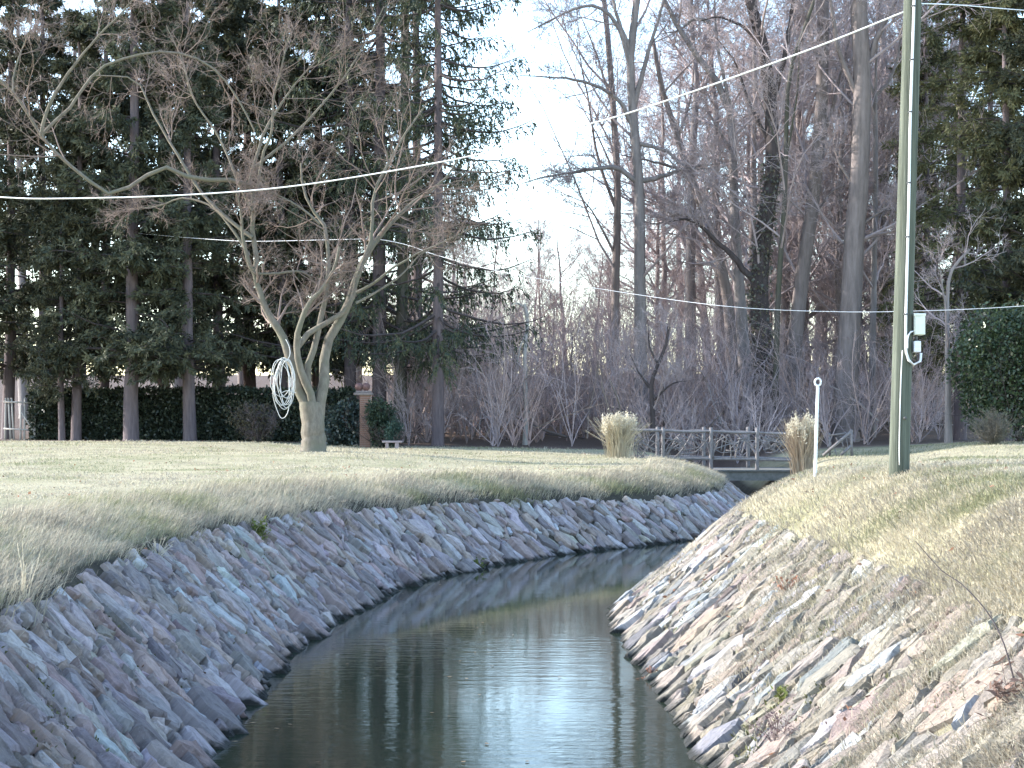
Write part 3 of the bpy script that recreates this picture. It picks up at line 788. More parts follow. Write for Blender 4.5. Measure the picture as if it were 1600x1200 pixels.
T3b = [([(1168, 700), (1160, 520), (1150, 380), (1146, 275), (1144, 212), (1137, 155), (1115, 120), (1077, 70), (1042, 10), (1020, -50)], 22, 6, 0), ([(1140, 165), (1120, 60), (1115, -40)], 6, 4), ([(1110, 35), (1085, 30), (1060, 48), (1035, 52)], 7, 2), ([(1145, 240), (1100, 170), (1070, 175)], 5, 2)]
drawn_tree('bare_tree', 'bare tree bending sharply left near its top, over the leaning one', 'tree', 74, T3b, 44, 'bark_grey', k=(8, 7, 5, 4), r4=.009, group='bare trees of the wood')
T4 = [([(1197, 700), (1191, 560), (1186, 440), (1199, 330), (1208, 260), (1203, 160), (1194, 80), (1172, 0), (1150, -80)], 34, 14, 0),
      ([(1188, 445), (1165, 427), (1150, 405), (1120, 378), (1092, 350), (1062, 342), (1035, 352)], 12, 4, -1), ([(1204, 170), (1225, 90), (1240, 0), (1250, -60)], 10, 6), ([(1200, 120), (1180, 60), (1130, 28), (1095, 32)], 9, 4), ([(1205, 230), (1170, 160), (1150, 100), (1120, 60)], 8, 3), ([(1188, 480), (1202, 520), (1212, 560), (1215, 640)], 10, 6, -.6)]
ivy_tree = drawn_tree('bare_tree', 'thick ivy-clad bare tree with a broken dark limb reaching left', 'tree', 71, T4, 45, 'bark_dark', k=(8, 7, 5, 4), r4=.009, group='bare trees of the wood')
T5 = [([(1211, 700), (1215, 480), (1225, 330), (1228, 250), (1233, 120), (1262, 30), (1290, -50)], 10, 5, 0), ([(1228, 250), (1245, 150), (1250, 60)], 4, 2), ([(1227, 260), (1205, 200), (1185, 150)], 4, 2)]
drawn_tree('bare_tree', 'slim pale sapling in front of the ivy-clad tree', 'tree', 69, T5, 46, 'bark_olive', k=(7, 6, 4, 3), r4=.007, group='bare trees of the wood')
T7 = [([(1238, 700), (1241, 560), (1254, 430), (1272, 300), (1284, 150), (1286, 0), (1284, -120)], 24, 17, 0), ([(1278, 250), (1300, 170), (1320, 90), (1335, 20)], 8, 4), ([(1284, 120), (1262, 40), (1240, -30)], 8, 4), ([(1265, 350), (1300, 300), (1340, 285)], 5, 2)]
drawn_tree('bare_tree', 'tall bare tree leaning slightly right, second thick trunk left of the pole', 'tree', 72, T7, 47, 'bark_brown', k=(8, 7, 5, 4), r4=.009, group='bare trees of the wood')
T8 = [([(1320, 700), (1325, 560), (1332, 420), (1342, 270), (1347, 120), (1341, 0), (1336, -120)], 36, 24, 0), ([(1347, 130), (1372, 55), (1400, 0), (1420, -60)], 12, 7), ([(1345, 160), (1312, 85), (1298, 0), (1290, -60)], 10, 6), ([(1340, 300), (1310, 250), (1300, 200)], 6, 3), ([(1336, 360), (1380, 330), (1420, 330)], 6, 3)]
drawn_tree('bare_tree', 'thickest bare trunk, just left of the utility pole', 'tree', 70, T8, 48, 'bark_brown', k=(8, 7, 5, 4), r4=.009, group='bare trees of the wood')
T9 = [([(1362, 700), (1365, 450), (1368, 280), (1367, 145)], 11, 7, 0), ([(1367, 150), (1388, 128), (1402, 90), (1412, 30)], 6, 3), ([(1367, 150), (1352, 105), (1345, 40)], 6, 3), ([(1367, 160), (1370, 80), (1375, 0)], 5, 3)]
drawn_tree('bare_tree', 'thin forked bare tree between the thickest trunk and the pole', 'tree', 73, T9, 49, 'bark_grey', k=(7, 6, 5, 3), r4=.008, group='bare trees of the wood')
T11 = [([(820, 705), (822, 640), (820, 560), (824, 500), (819, 475)], 8, 5, 0), ([(820, 480), (808, 474), (796, 478)], 3, 2), ([(822, 520), (812, 545), (808, 575)], 3, 2), ([(822, 500), (832, 480), (838, 470)], 3, 2)]
drawn_tree('snag', 'slim pale dead trunk with broken top among the thicket', 'dead tree', 68, T11, 50, 'bark_pale', 'twig', k=(2, 3, 3, 2), r4=.006, l1=(.2, .3))
T12 = [([(1018, 705), (1020, 650), (1018, 600), (1028, 570), (1040, 540), (1045, 510)], 9, 4, 0), ([(1020, 610), (1000, 585), (985, 555)], 5, 2), ([(1028, 570), (1015, 540), (1012, 500)], 4, 2), ([(1022, 625), (1050, 600), (1075, 595)], 4, 2)]
drawn_tree('bare_tree', 'small dark crooked bare tree behind the bridge railing', 'tree', 65, T12, 51, 'bark_dark', 'twig', k=(7, 5, 4, 3), r4=.006, group='bare trees of the wood')
T13 = [([(1482, 695), (1481, 600), (1480, 480), (1484, 430), (1500, 405), (1515, 390)], 11, 4, 0), ([(1480, 500), (1470, 430), (1465, 380)], 4, 2), ([(1481, 560), (1500, 520), (1520, 500)], 4, 2)]
drawn_tree('bare_tree', 'slender bare tree right of the pole, bending right at its top', 'tree', 62, T13, 52, 'bark_grey', 'twig', k=(6, 5, 4, 3), r4=.006, group='bare trees of the wood')
T14 = [([(624, 704), (627, 540), (629, 400), (632, 200), (634, 0), (635, -160)], 20, 11, 0), ([(635, -60), (660, -150), (690, -220)], 6, 4), ([(634, -20), (610, -120), (590, -200)], 6, 4)]
drawn_tree('bare_tree', 'straight olive-grey trunk without branches beside the stone bench', 'tree', 68.5, T14, 53, 'bark_olive', 'twig', k=(5, 5, 4, 3), r4=.006, t1=(.85, 1), group='bare trees of the wood')

# deep wood
rng = np.random.default_rng(9)
DW = [(650, 82), (705, 90), (740, 84), (775, 95), (800, 82), (860, 88), (900, 80), (925, 100), (1040, 92), (1075, 84), (1110, 98), (1180, 90), (1220, 84), (1265, 96), (1310, 86), (1390, 82), (1420, 95), (1460, 86), (1520, 92), (560, 88), (480, 92), (380, 90), (280, 92), (130, 88), (40, 86), (830, 120), (960, 125), (1060, 128), (1150, 122), (1240, 126), (1330, 118), (1400, 125), (730, 125), (640, 118), (1130, 86), (1170, 80), (1205, 94), (1250, 82), (1285, 90), (1300, 79), (1345, 92), (1355, 80), (1378, 88), (1410, 79), (1440, 90), (1490, 84), (1195, 112), (1275, 108), (1365, 110), (715, 108), (760, 104), (845, 100), (885, 112), (950, 92), (1000, 110), (1020, 96)]
for px, d in DW:
    key = ['tall', 'forest', 'broad', 'forest'][rng.integers(4)]
    s = rng.uniform(.78, 1.12) * (1.0 if d < 110 else 1.0)
    if 690 < px < 935: s *= .25 if d < 97 else .47
    elif 935 <= px < 980: s *= .55
    elif px < 1060 and px > 600: s *= .78
    put(key, 'woodland_tree', 'bare tree deep in the wood behind the nearer trunks', 'tree', (px - 800) / F * d, d, s, rng.uniform(0, 6.28), (rng.normal(0, .04), rng.normal(0, .04)), group='bare trees deep in the wood')

# thicket of brush at the edge of the wood: one tangled mass
rng = np.random.default_rng(15)
N = 390
px = rng.uniform(628, 1470, N); px[:45] = rng.uniform(625, 790, 45); dd = np.where(np.arange(N) < 275, rng.uniform(65.5, 88, N), rng.uniform(88, 125, N))
x = (px - 800) / F * dd
bz = land_exact(x, dd)[0]
near_b = (px > 985) & (px < 1300) & (dd < 68)
hgt = rng.uniform(1.8, 4.4, N) * (1 + .04 * (dd - 65)) * np.where(near_b, .6, 1)
P0 = np.empty((N, 3, 3)); P0[:, 0] = np.stack([x, dd, bz - .1], 1); P0[:, 1] = P0[:, 0] + np.stack([rng.normal(0, .05, N), rng.normal(0, .05, N), hgt * .5], 1); P0[:, 2] = P0[:, 0] + np.stack([rng.normal(0, .1, N), rng.normal(0, .1, N), hgt], 1)
R0 = np.full((N, 3), .03)
B1, BR1 = grow(rng, P0, R0, 6, .0, .12, (24, 12), (.75, 1.15), .8, 5, .12, .03, taper=0, rmin=.012)
base_c = np.stack([rng.uniform(.6, 1.25, N)] * 3, 1) * np.where(rng.random((N, 1)) < .35, np.array([[.40, .30, .28]]), np.array([[.365, .30, .305]]))
tb = Tubes()
tb.add(B1, BR1, 4, tint=np.repeat(base_c, 6, 0))
B2, BR2 = grow(rng, B1, BR1, 5, .15, 1, (38, 14), (.3, .5), .6, 3, .16, .04, taper=.3, rmin=.007)
tb.add(B2, BR2, 3, tint=np.repeat(np.repeat(base_c, 6, 0), 5, 0))
B3, BR3 = grow(rng, B2, BR2, 4, .1, 1, (38, 14), (.4, .7), .7, 1, .2, .03, taper=.3, rmin=.006, lmin=.25)
tb.add(B3, BR3, 3, tint=np.repeat(np.repeat(np.repeat(base_c, 6, 0), 5, 0), 4, 0))
nf_ = 90; fx = rng.uniform(628, 1460, nf_); fd_ = rng.uniform(65.5, 84, nf_); fx = (fx - 800) / F * fd_; fz_ = land_exact(fx, fd_)[0]
an = rng.uniform(0, 6.28, nf_); el = np.radians(rng.uniform(4, 70, nf_)); fl_ = rng.uniform(1.5, 5.5, nf_); FP = np.empty((nf_, 6, 3)); p_ = np.stack([fx, fd_, fz_ + rng.uniform(0, 1.0, nf_)], 1); d_ = np.stack([np.cos(an) * np.cos(el), np.sin(an) * np.cos(el), np.sin(el)], 1); FP[:, 0] = p_
for s_ in range(5):
    d_ = norm(d_ + rng.normal(0, .1, (nf_, 3)) + np.array([0, 0, -.05])); p_ = p_ + d_ * (fl_ / 5)[:, None]; FP[:, s_ + 1] = p_
tb.add(FP, rng.uniform(.015, .06, nf_)[:, None] * np.linspace(1, .4, 6)[None], 5, tint=np.array([(.12, .1, .095), (.34, .3, .28), (.2, .16, .14)])[rng.integers(0, 3, nf_)])
tag(link('brush_thicket', tb.mesh('brush_thicket', False), M['brush']), 'tangled purple-brown bare brush filling the wood edge behind the bridge', 'brush', kind='stuff')

# ivy on the thick tree's trunk
def leaf_blob(rng, centers, radii, n, size, cols, shell=.75):
    """leaves spread in ellipsoids; radii (m,3)"""
    centers = np.asarray(centers, float); radii = np.asarray(radii, float)
    vol = radii.prod(1) ** (2 / 3); k = rng.choice(len(centers), n, p=vol / vol.sum())
    u = rvec(rng, n); rr = shell + (1 - shell) * rng.random(n) ** .5
    rr = np.where(rng.random(n) < .25, rng.random(n), rr) * rng.uniform(.85, 1.12, n)
    p = centers[k] + u * radii[k] * rr[:, None]
    dn = norm(u * .6 + rvec(rng, n) * .9 + np.array([0, 0, -.3]))
    m = np.clip(rng.normal(.4, .28, (n, 1)), 0, 1); col = np.array(cols[0]) * (1 - m) + np.array(cols[1]) * m
    return cards(p, dn, rvec(rng, n), size[0] * rng.uniform(.6, 1.4, n), size[1] * rng.uniform(.6, 1.4, n), col)
o = np.array(ivy_tree.location)
iv = [W(x_, y_, 70.8) - o for x_, y_ in resample([(1196, 640), (1191, 560), (1186, 450), (1198, 335), (1207, 265)], 14)]
V, Qc, tcol = leaf_blob(np.random.default_rng(3), iv, [(.5, .5, .65)] * 14, 2600, (.14, .1), ((.06, .062, .042), (.13, .12, .085)))
link('ivy', new_mesh('ivy', V, [Qc], False, tcol), M['ivy'], ivy_tree)

# ------------------------------------------------------------------ hedge and garden things at the left
def box(x0, x1, y0, y1, z0, z1):
    V = np.array([(x, y, z) for x in (x0, x1) for y in (y0, y1) for z in (z0, z1)], float)
    Qd = np.array([(0, 1, 3, 2), (4, 6, 7, 5), (0, 4, 5, 1), (2, 3, 7, 6), (0, 2, 6, 4), (1, 5, 7, 3)])
    return V, Qd
def boxes(name, bl, mt, parent=None, bevel=0.0):
    V = []; Qd = []; n = 0
    for b_ in bl:
        v, q = box(*b_); V.append(v); Qd.append(q + n); n += 8
    o = link(name, new_mesh(name, np.concatenate(V), [np.concatenate(Qd)]), mt, parent)
    if bevel:
        md = o.modifiers.new('bevel', 'BEVEL'); md.width = bevel; md.segments = 2; md.limit_method = 'ANGLE'
    return o
rng = np.random.default_rng(61)
hx0, hx1, hd = (58 - 800) / F * 68, (545 - 800) / F * 66, 67.5
hz0 = 1.75
hedge = thing('hedge', 'long dark clipped hedge behind the evergreen trunks', 'hedge', ((hx0 + hx1) / 2, hd, hz0))
hw = (hx1 - hx0) / 2
n = 26000
face = rng.random(n)
hp = np.stack([rng.uniform(-hw, hw, n), rng.uniform(-.5, .55, n), rng.uniform(0, 2.0, n)], 1)
fr = face < .62; hp[fr, 1] = -.5 + rng.normal(0, .09, fr.sum()) + .12 * (fnoise(hp[fr, 0] * 3, hp[fr, 2] * 3, .6) - .5)
tp = (face >= .62) & (face < .9); hp[tp, 2] = 2.0 + rng.normal(0, .06, tp.sum()) + .25 * (fnoise(hp[tp, 0], hp[tp, 1], 1.2) - .5)
en = face >= .9; hp[en, 0] = np.where(rng.random(en.sum()) < .5, -hw, hw) + rng.normal(0, .06, en.sum())
m = np.clip(rng.normal(.35, .3, (n, 1)), 0, 1); col = np.array((.02, .03, .022)) * (1 - m) + np.array((.06, .075, .045)) * m
V, Qc, tcol = cards(hp, norm(rvec(rng, n) + np.array([0, -.5, .2])), rvec(rng, n), rng.uniform(.09, .18, n), rng.uniform(.06, .11, n), col)
link('foliage', new_mesh('foliage', V, [Qc], False, tcol), M['ivy'], hedge)
boxes('dark_core', [(-hw + .12, hw - .12, -.36, .4, -.1, 1.86)], plain_mat('hedge_core', (.012, .014, .01), (.03, .03, .02), 8, .95, .05), hedge)  # solid box whose near-black colour stands in for shade inside the hedge

def shrub(name, label, cat, px, py, d, rx, rz, n, size, cols, seed, stems=30, stemcol='twig', group=None, mt='ever'):
    rng = np.random.default_rng(seed)
    p = W(px, py, d); g = gz(p[0], d); root = thing(name, label, cat, (p[0], d, g), group)
    k = 14
    C = np.stack([rng.uniform(-.6, .6, k) * rx, rng.uniform(-.6, .6, k) * rx * .8, rng.uniform(.25, .75, k) * rz], 1); C[0] = (0, 0, rz * .5)
    RD = np.stack([rng.uniform(.35, .55, k) * rx, rng.uniform(.35, .55, k) * rx * .8, rng.uniform(.2, .34, k) * rz], 1); RD[0] = (rx * .7, rx * .6, rz * .47)
    V, Qc, tcol = leaf_blob(rng, C, RD, n, size, cols); V[:, 2] = np.maximum(V[:, 2], .02)
    if n: link('foliage', new_mesh('foliage', V, [Qc], False, tcol), M[mt], root)
    P0 = np.array([[(0, 0, -.1), (0, 0, .3), (0, 0, rz)]]) ; S1, R1 = grow(rng, P0, np.full((1, 3), .03), stems, 0, .05, (28, 16), (.65, 1.05), .5, 5, .12, -.0, taper=0, rmin=.01)
    tb = Tubes(); tb.add(S1, R1, 4); S2, R2 = grow(rng, S1, R1, 7, .2, 1, (36, 14), (.25, .45), .6, 3, .18, 0, rmin=.006); tb.add(S2, R2, 3)
    S3, R3 = grow(rng, S2, R2, 4, .1, 1, (36, 14), (.4, .7), .7, 2, .18, 0, rmin=.005, lmin=.15); tb.add(S3, R3, 3)
    link('stems', tb.mesh('stems', False), M[stemcol], root)
    return root
shrub('rounded_shrub', 'rounded brownish shrub in front of the hedge left of the maple', 'shrub', 402, 695, 63.5, 1.15, 1.55, 2600, (.1, .05), ((.045, .042, .03), (.09, .08, .05)), 71, 46, 'bark_red')
shrub('ivy_mound', 'dark ivy mound between the maple and the brick pillar', 'ivy', 541, 700, 62.8, .85, 1.75, 5200, (.13, .1), ((.018, .03, .026), (.06, .085, .075)), 72, 14, 'bark_dark', mt='ivy')
shrub('evergreen_shrub', 'small dark green shrub right of the brick pillar', 'shrub', 597, 700, 61.5, .6, 1.75, 3600, (.13, .07), ((.02, .034, .026), (.06, .085, .05)), 73, 12, 'bark_dark')
shrub('juniper', 'small blue-green juniper sprig leaning over the stone bench', 'shrub', 614, 688, 60.4, .33, 1.05, 1500, (.13, .03), ((.025, .05, .042), (.05, .09, .072)), 74, 8, 'bark_dark')
shrub('holly', 'large dense dark green holly at the right edge', 'holly', 1592, 690, 60, 2.1, 5.3, 26000, (.14, .085), ((.022, .04, .02), (.075, .105, .045)), 75, 14, 'bark_dark', mt='ivy')
shrub('bare_shrub', 'low pale bare shrub with arching stems below the holly', 'shrub', 1552, 690, 57.5, 1.5, 1.15, 0 or 60, (.06, .03), ((.2, .16, .12), (.3, .25, .18)), 76, 80, 'bark_maple')

brick, nt, bs = mat('brick'); f = noise_tex(nt, 30, 4)
nt.links.new(ramp(nt, f, [(.3, (.12, .065, .05)), (.7, (.22, .125, .1))]), bs.inputs['Base Color']); bs.inputs['Roughness'].default_value = .9
mortar = plain_mat('mortar', (.22, .2, .18), (.3, .28, .25), 40, .95)
pp = W(571, 704, 61.8); pg = gz(pp[0], 61.8)
pil = thing('gate_pillar', 'narrow brick gate pillar with round finials between ivy and shrub', 'pillar', (pp[0], 61.8, pg))
boxes('pillar_core', [(-.19, .19, -.19, .19, -.2, 1.93)], mortar, pil)
bme = None
for c_ in range(25):
    for k in range(2):
        for face_ in (0, 1):
            off = .1 if c_ % 2 else 0
            ln_ = .19
            xs = -.2 + k * .2
            z0 = c_ * .077
            if face_ == 0: b_ = (xs + .003, xs + .197, -.2, -.17, z0 + .004, z0 + .07)
            else: b_ = (-.2, -.17, -.168 + k * .18, .005 + k * .18, z0 + .004, z0 + .07)
            boxes('brick', [b_], brick, pil)
capm = plain_mat('cap_stone', (.12, .1, .1), (.2, .17, .16), 12, .9)
boxes('cap', [(-.42, .28, -.27, .27, 1.93, 2.02), (-.34, .22, -.21, .21, 2.02, 2.09)], capm, pil, .02)
def lathe(name, prof, mt, parent, loc=(0, 0, 0), seg=18):
    a = np.arange(seg) / seg * 2 * np.pi
    V = np.array([(r * math.cos(t_), r * math.sin(t_), z) for r, z in prof for t_ in a]); m_ = len(prof)
    i, j = np.meshgrid(np.arange(m_ - 1), np.arange(seg), indexing='ij')
    Qd = np.stack([i * seg + j, i * seg + (j + 1) % seg, (i + 1) * seg + (j + 1) % seg, (i + 1) * seg + j], -1).reshape(-1, 4)
    return link(name, new_mesh(name, V, [Qd], True), mt, parent, loc)
ballp = [(0.001, 0), (.09, .0), (.075, .03)] + [(.155 * math.sin(t_) + .001, .16 - .145 * math.cos(t_)) for t_ in np.linspace(.5, math.pi, 9)]
rust = plain_mat('rust', (.08, .045, .045), (.16, .09, .085), 10, .8)
lathe('finial', ballp, rust, pil, (-.24, 0, 2.09)); lathe('finial', ballp, rust, pil, (.02, 0, 2.085))

bp = W(613, 703, 60.2); bg = gz(bp[0], 60.2)
ben = thing('stone_bench', 'small low stone bench at the foot of the olive trunk', 'bench', (bp[0], 60.2, bg))
bst = plain_mat('bench_stone', (.2, .16, .17), (.32, .27, .28), 14, .9)
boxes('seat', [(-.36, .36, -.16, .16, .21, .28)], bst, ben, .012)
boxes('leg', [(-.24, -.13, -.12, .12, -.05, .21)], bst, ben, .01); boxes('leg', [(.1, .24, -.12, .12, -.05, .21)], bst, ben, .01)

# pale stick gate at the far left
gp = W(30, 690, 67); gg = gz(gp[0], 67)
gate = thing('garden_gate', 'pale weathered stick gate left of the hedge', 'gate', (gp[0], 67, gg))
def bar(name, pts, r0, r1, mt, parent, sides=8, n=None, tint=None):
    P = np.asarray(pts, float) if n is None else resample(pts, n)
    t = Tubes(); t.add(P, np.linspace(r0, r1, len(P)), sides, cap=True, tint=tint)
    return link(name, t.mesh(name), mt, parent)
s67 = 67 / F
for a in (-22, -13, -8, 2, 8, 24):
    bar('post', [(a * s67, 0, -.1), ((a + (-4 if a in (-13, -8) else 1)) * s67, 0, (66 if a != 2 else 55) * s67)], .045, .035, M['bark_pale'], gate)
bar('brace', [(3 * s67, -.05, 45 * s67), (24 * s67, -.05, 12 * s67)], .03, .03, M['bark_pale'], gate)
bar('rail', [(-24 * s67, -.05, 60 * s67), (26 * s67, -.05, 58 * s67)], .035, .03, M['bark_pale'], gate)
bar('rail', [(-24 * s67, -.05, 18 * s67), (26 * s67, -.05, 15 * s67)], .035, .03, M['bark_pale'], gate)

# coil of white cable on the maple
rng = np.random.default_rng(81)
cwhite = plain_mat('white_cable', (.4, .4, .39), (.5, .5, .49), 30, .5, .4, b=0)
cp = W(446, 600, 48.6)
coil = thing('cable_coil', 'loosely coiled white cable hanging from the maple fork', 'cable', tuple(cp))
for k in range(9):
    a = np.linspace(0, 2 * np.pi, 40); rx = rng.uniform(.17, .33); rz = rng.uniform(.42, .72) if k != 0 else .78
    cx, cz = rng.normal(0, .06), .7 - rz + rng.normal(0, .03) - (.12 if k == 0 else 0)
    th = rng.normal(0, .16)
    X_ = rx * np.sin(a) * (1 + .12 * np.sin(3 * a + k)) + cx - (.12 if k == 0 else 0); Z_ = rz * np.cos(a) + cz
    pts = np.stack([X_ * math.cos(th) - Z_ * math.sin(th) * .3, -.32 + .1 * rng.random() + .06 * np.sin(2 * a + k), Z_], 1)
    bar('loop', pts, .011, .011, cwhite, coil, 6)
bar('tie', [(.05, -.3, .62), (.16, -.2, .85), (.12, -.1, 1.1), (.02, -.05, 1.3)], .011, .011, cwhite, coil, 6, 12)
bar('tie', [(-.1, -.34, -.28), (.1, -.36, -.2), (.34, -.3, -.26)], .011, .011, cwhite, coil, 6, 10)

# ------------------------------------------------------------------ bridge
wood = bark_mat('weathered_wood', (.11, .10, .10), (.21, .195, .195), 10, (1, 1, 1), .4)
BD = 56.0
bo = W(1120, 717, BD)
bridge = thing('footbridge', 'rustic wooden footbridge with twig-filled railings at the channel bend', 'footbridge', (bo[0], BD, bo[2]))
def bl(px, py, dy=0.0):
    p = W(px, py, BD); return (p[0] - bo[0], dy, p[2] - bo[2])
deckm = plain_mat('deck', (.11, .11, .10), (.18, .175, .165), 8, .9)
a0, a1 = bl(965, 735)[0], bl(1285, 738)[0]
dz = bl(1120, 734)[2]
for k in range(int((a1 - a0) / .16)):
    x0 = a0 + k * .16
    boxes('plank', [(x0, x0 + .15, -.18, 2.4, dz - .05, dz)], deckm, bridge)
boxes('beam', [(a0, a1, -.10, .08, dz - .36, dz - .055)], deckm, bridge); boxes('beam', [(a0, a1, 2.1, 2.3, dz - .36, dz - .055)], deckm, bridge)
rng = np.random.default_rng(91)
tr_pts = [(968, 672), (1000, 673), (1036, 673), (1075, 675), (1111, 674), (1150, 676), (1183, 676), (1215, 678), (1262, 678)]
br_pts = [(968, 715), (1036, 716), (1111, 717), (1183, 718), (1262, 720)]
for yy in (0.0, 2.15):
    bar('top_rail', [bl(x_, y_, yy) for x_, y_ in tr_pts], .045, .04, wood, bridge, 8, 24)
    bar('bottom_rail', [bl(x_, y_, yy) for x_, y_ in br_pts], .045, .045, wood, bridge, 8, 16)
    for px_ in (970, 1036, 1111, 1183, 1258):
        bar('post', [bl(px_, 668, yy), bl(px_, 700, yy), bl(px_, 741, yy)], .06, .07, wood, bridge, 9, 6)
    xs = [970, 1036, 1111, 1183, 1258]
    for s in range(4):
        w_ = xs[s + 1] - xs[s]
        for q in range(13 if yy == 0 else 7):
            c_ = xs[s] + rng.uniform(.08, .92) * w_; L_ = rng.uniform(10, 34); an = rng.choice([.6, .45, 1.1, -.5, -.8, 1.5]) + rng.normal(0, .15)
            p_ = [(c_ - math.cos(an) * L_, 695 + math.sin(an) * L_), (c_ + rng.normal(0, 2), 695 + rng.normal(0, 5)), (c_ + math.cos(an) * L_, 695 - math.sin(an) * L_)]
            p_ = [(min(max(a_, xs[s] + 1), xs[s + 1] - 1), min(max(b_, 677), 716)) for a_, b_ in p_]
            bar('branch', [bl(a_, b_, yy + rng.normal(0, .02)) for a_, b_ in p_], rng.uniform(.018, .032), .014, wood, bridge, 5, 6)

sp = W(1330, 713, 57.5)
srail = thing('stair_railing', 'sloping rustic railing right of the ring-topped stake', 'railing', tuple(sp))
def sl_(px, py, dy=0):
    p = W(px, py, 57.5); return (p[0] - sp[0], dy, p[2] - sp[2])
bar('top_rail', [sl_(1286, 712), sl_(1308, 693), sl_(1332, 672)], .055, .05, wood, srail, 8)
bar('bottom_rail', [sl_(1311, 714), sl_(1330, 696)], .045, .045, wood, srail, 8)
bar('post', [sl_(1330, 671), sl_(1331, 716)], .05, .05, wood, srail, 8); bar('post', [sl_(1301, 677, .6), sl_(1302, 716, .6)], .04, .04, wood, srail, 8)
bar('back_rail', [sl_(1300, 681, .6), sl_(1325, 677, .3)], .035, .03, wood, srail, 6)
for a_, b_ in (((1306, 684), (1312, 693)), ((1322, 684), (1326, 703)), ((1316, 690), (1318, 706)), ((1326, 680), (1331, 690)), ((1304, 700), (1308, 714)), ((1320, 700), (1314, 690))):
    bar('branch', [sl_(*a_), sl_(*b_)], .02, .016, wood, srail, 5)

# ornamental grasses
def grass_clump(label, px, py, d, wpx, hpx, seed, red=0.0):
    rng = np.random.default_rng(seed)
    p = W(px, py, d); root = thing('ornamental_grass', label, 'ornamental grass', (p[0], d, gz(p[0], d)), 'dry grass clumps flanking the bridge')
    h = W(px, py - hpx, d)[2] - root.location.z; w = wpx / 2 / F * d
    n = 520
    b0 = np.stack([rng.normal(0, .26, n) * w, rng.normal(0, .26, n) * w, np.full(n, -.1)], 1)
    tip = np.stack([b0[:, 0] * 1.6 + rng.normal(0, .5, n) * w, b0[:, 1] * 1.6 + rng.normal(0, .5, n) * w, h * np.clip(rng.normal(.78, .16, n), .3, .98)], 1)
    mid = b0 * .5 + tip * .5; mid[:, :2] = b0[:, :2] * .75 + tip[:, :2] * .25; mid[:, 2] = tip[:, 2] * .55
    P = np.stack([b0, mid, tip], 1)
    c0 = np.array((.50, .44, .33)); c1 = np.array((.42, .31, .235))
    col = c0 * (1 - red) + c1 * red; col = col[None] * rng.uniform(.7, 1.25, (n, 1))
    t = Tubes(); t.add(P, np.tile([.009, .008, .004], (n, 1)), 3, tint=col)
    link('stems', t.mesh('stems', False), M['dry'], root)
    k = 40; a = rng.uniform(0, 6.28, k); rr = np.sqrt(rng.random(k)) * w * 1.05
    pb = np.stack([rr * np.cos(a), rr * np.sin(a), h * (1.0 - .22 * rng.random(k) - .12 * (rr / w) ** 2)], 1)
    idx = np.repeat(np.arange(k), 60); N = len(idx)
    q = pb[idx] + rng.normal(0, 1, (N, 3)) * np.array([.03, .03, .11])
    V, Qc, tcol = cards(q, norm(rvec(rng, N) + np.array([.3, 0, .9])), rvec(rng, N), rng.uniform(.06, .13, N), rng.uniform(.012, .03, N), np.array((.58, .53, .42))[None] * rng.uniform(.8, 1.2, (N, 1)))
    link('plumes', new_mesh('plumes', V, [Qc], False, tcol), M['dry'], root)
grass_clump('pale straw ornamental grass clump at the left end of the footbridge', 967, 718, 54.5, 56, 68, 1)
grass_clump('reddish straw ornamental grass clump right of the footbridge, behind the ring-topped stake', 1253, 728, 53, 46, 76, 2, .55)

# ------------------------------------------------------------------ utility pole, stake, wires
PD = 20.0
b0 = W(1405, 727, PD); pgz = gz(b0[0], PD)
pole = thing('utility_pole', 'greenish weathered wooden utility pole with white conduit on the right lawn', 'utility pole', (b0[0], PD, pgz))
polem = bark_mat('pole_wood', (.035, .042, .032), (.125, .138, .11), 22, (1, 1, .035), .6)
def pl(px, py, dy=0.0):
    p = W(px, py, PD); return (p[0] - b0[0], dy, p[2] - pgz)
bar('shaft', [(pl(1405, 727)[0], 0, -.4), pl(1405, 727), pl(1410, 540), pl(1418, 270), pl(1426, 0), pl(1431, -170)], .128, .100, polem, pole, 24)
grey = plain_mat('grey_conduit', (.6, .6, .63), (.72, .72, .75), 40, .45, .4, b=0)
rr_ = .125
cond = [(1428, -150), (1424, 0), (1418, 190), (1416, 300), (1413, 420), (1411, 500), (1411, 545), (1414, 560), (1421, 569), (1429, 570), (1435, 564), (1436, 552)]
bar('conduit', [pl(a_, b_, -.145 if a_ < 1419 or b_ < 300 else -.10) for a_, b_ in cond], .016, .016, grey, pole, 8, 60)
bar('conduit_loop', [pl(1413, 545, -.16), pl(1413, 530, -.17), pl(1417, 521, -.15), pl(1424, 518, -.1)], .009, .009, grey, pole, 6, 14)
bar('ground_wire', [pl(1406, 548, -.135), pl(1404, 580, -.14), pl(1402, 640, -.14), pl(1401, 690, -.14), pl(1401, 726, -.14)], .006, .006, grey, pole, 6, 14)
strap = plain_mat('strap', (.06, .06, .06), (.1, .1, .1), 40, .6)
for py_ in (14, 97, 178, 288, 372, 492):
    x_ = np.interp(py_, [0, 190, 300, 420, 500], [1424, 1418, 1416, 1413, 1411]); c_ = pl(x_, py_, -.145)
    boxes('strap', [(c_[0] - .026, c_[0] + .026, -.165, -.12, c_[2] - .008, c_[2] + .008)], strap, pole)
boxm = plain_mat('box_grey', (.55, .58, .5), (.66, .68, .6), 12, .5, .4, b=0.02)
c_ = pl(1434, 507, 0)
mb = boxes('meter_box', [(c_[0] - .068, c_[0] + .062, -.12, .06, c_[2] - .13, c_[2] + .12)], boxm, pole, .008)
boxes('box_lid', [(c_[0] - .074, c_[0] + .068, -.13, .066, c_[2] + .095, c_[2] + .128)], boxm, mb, .006)
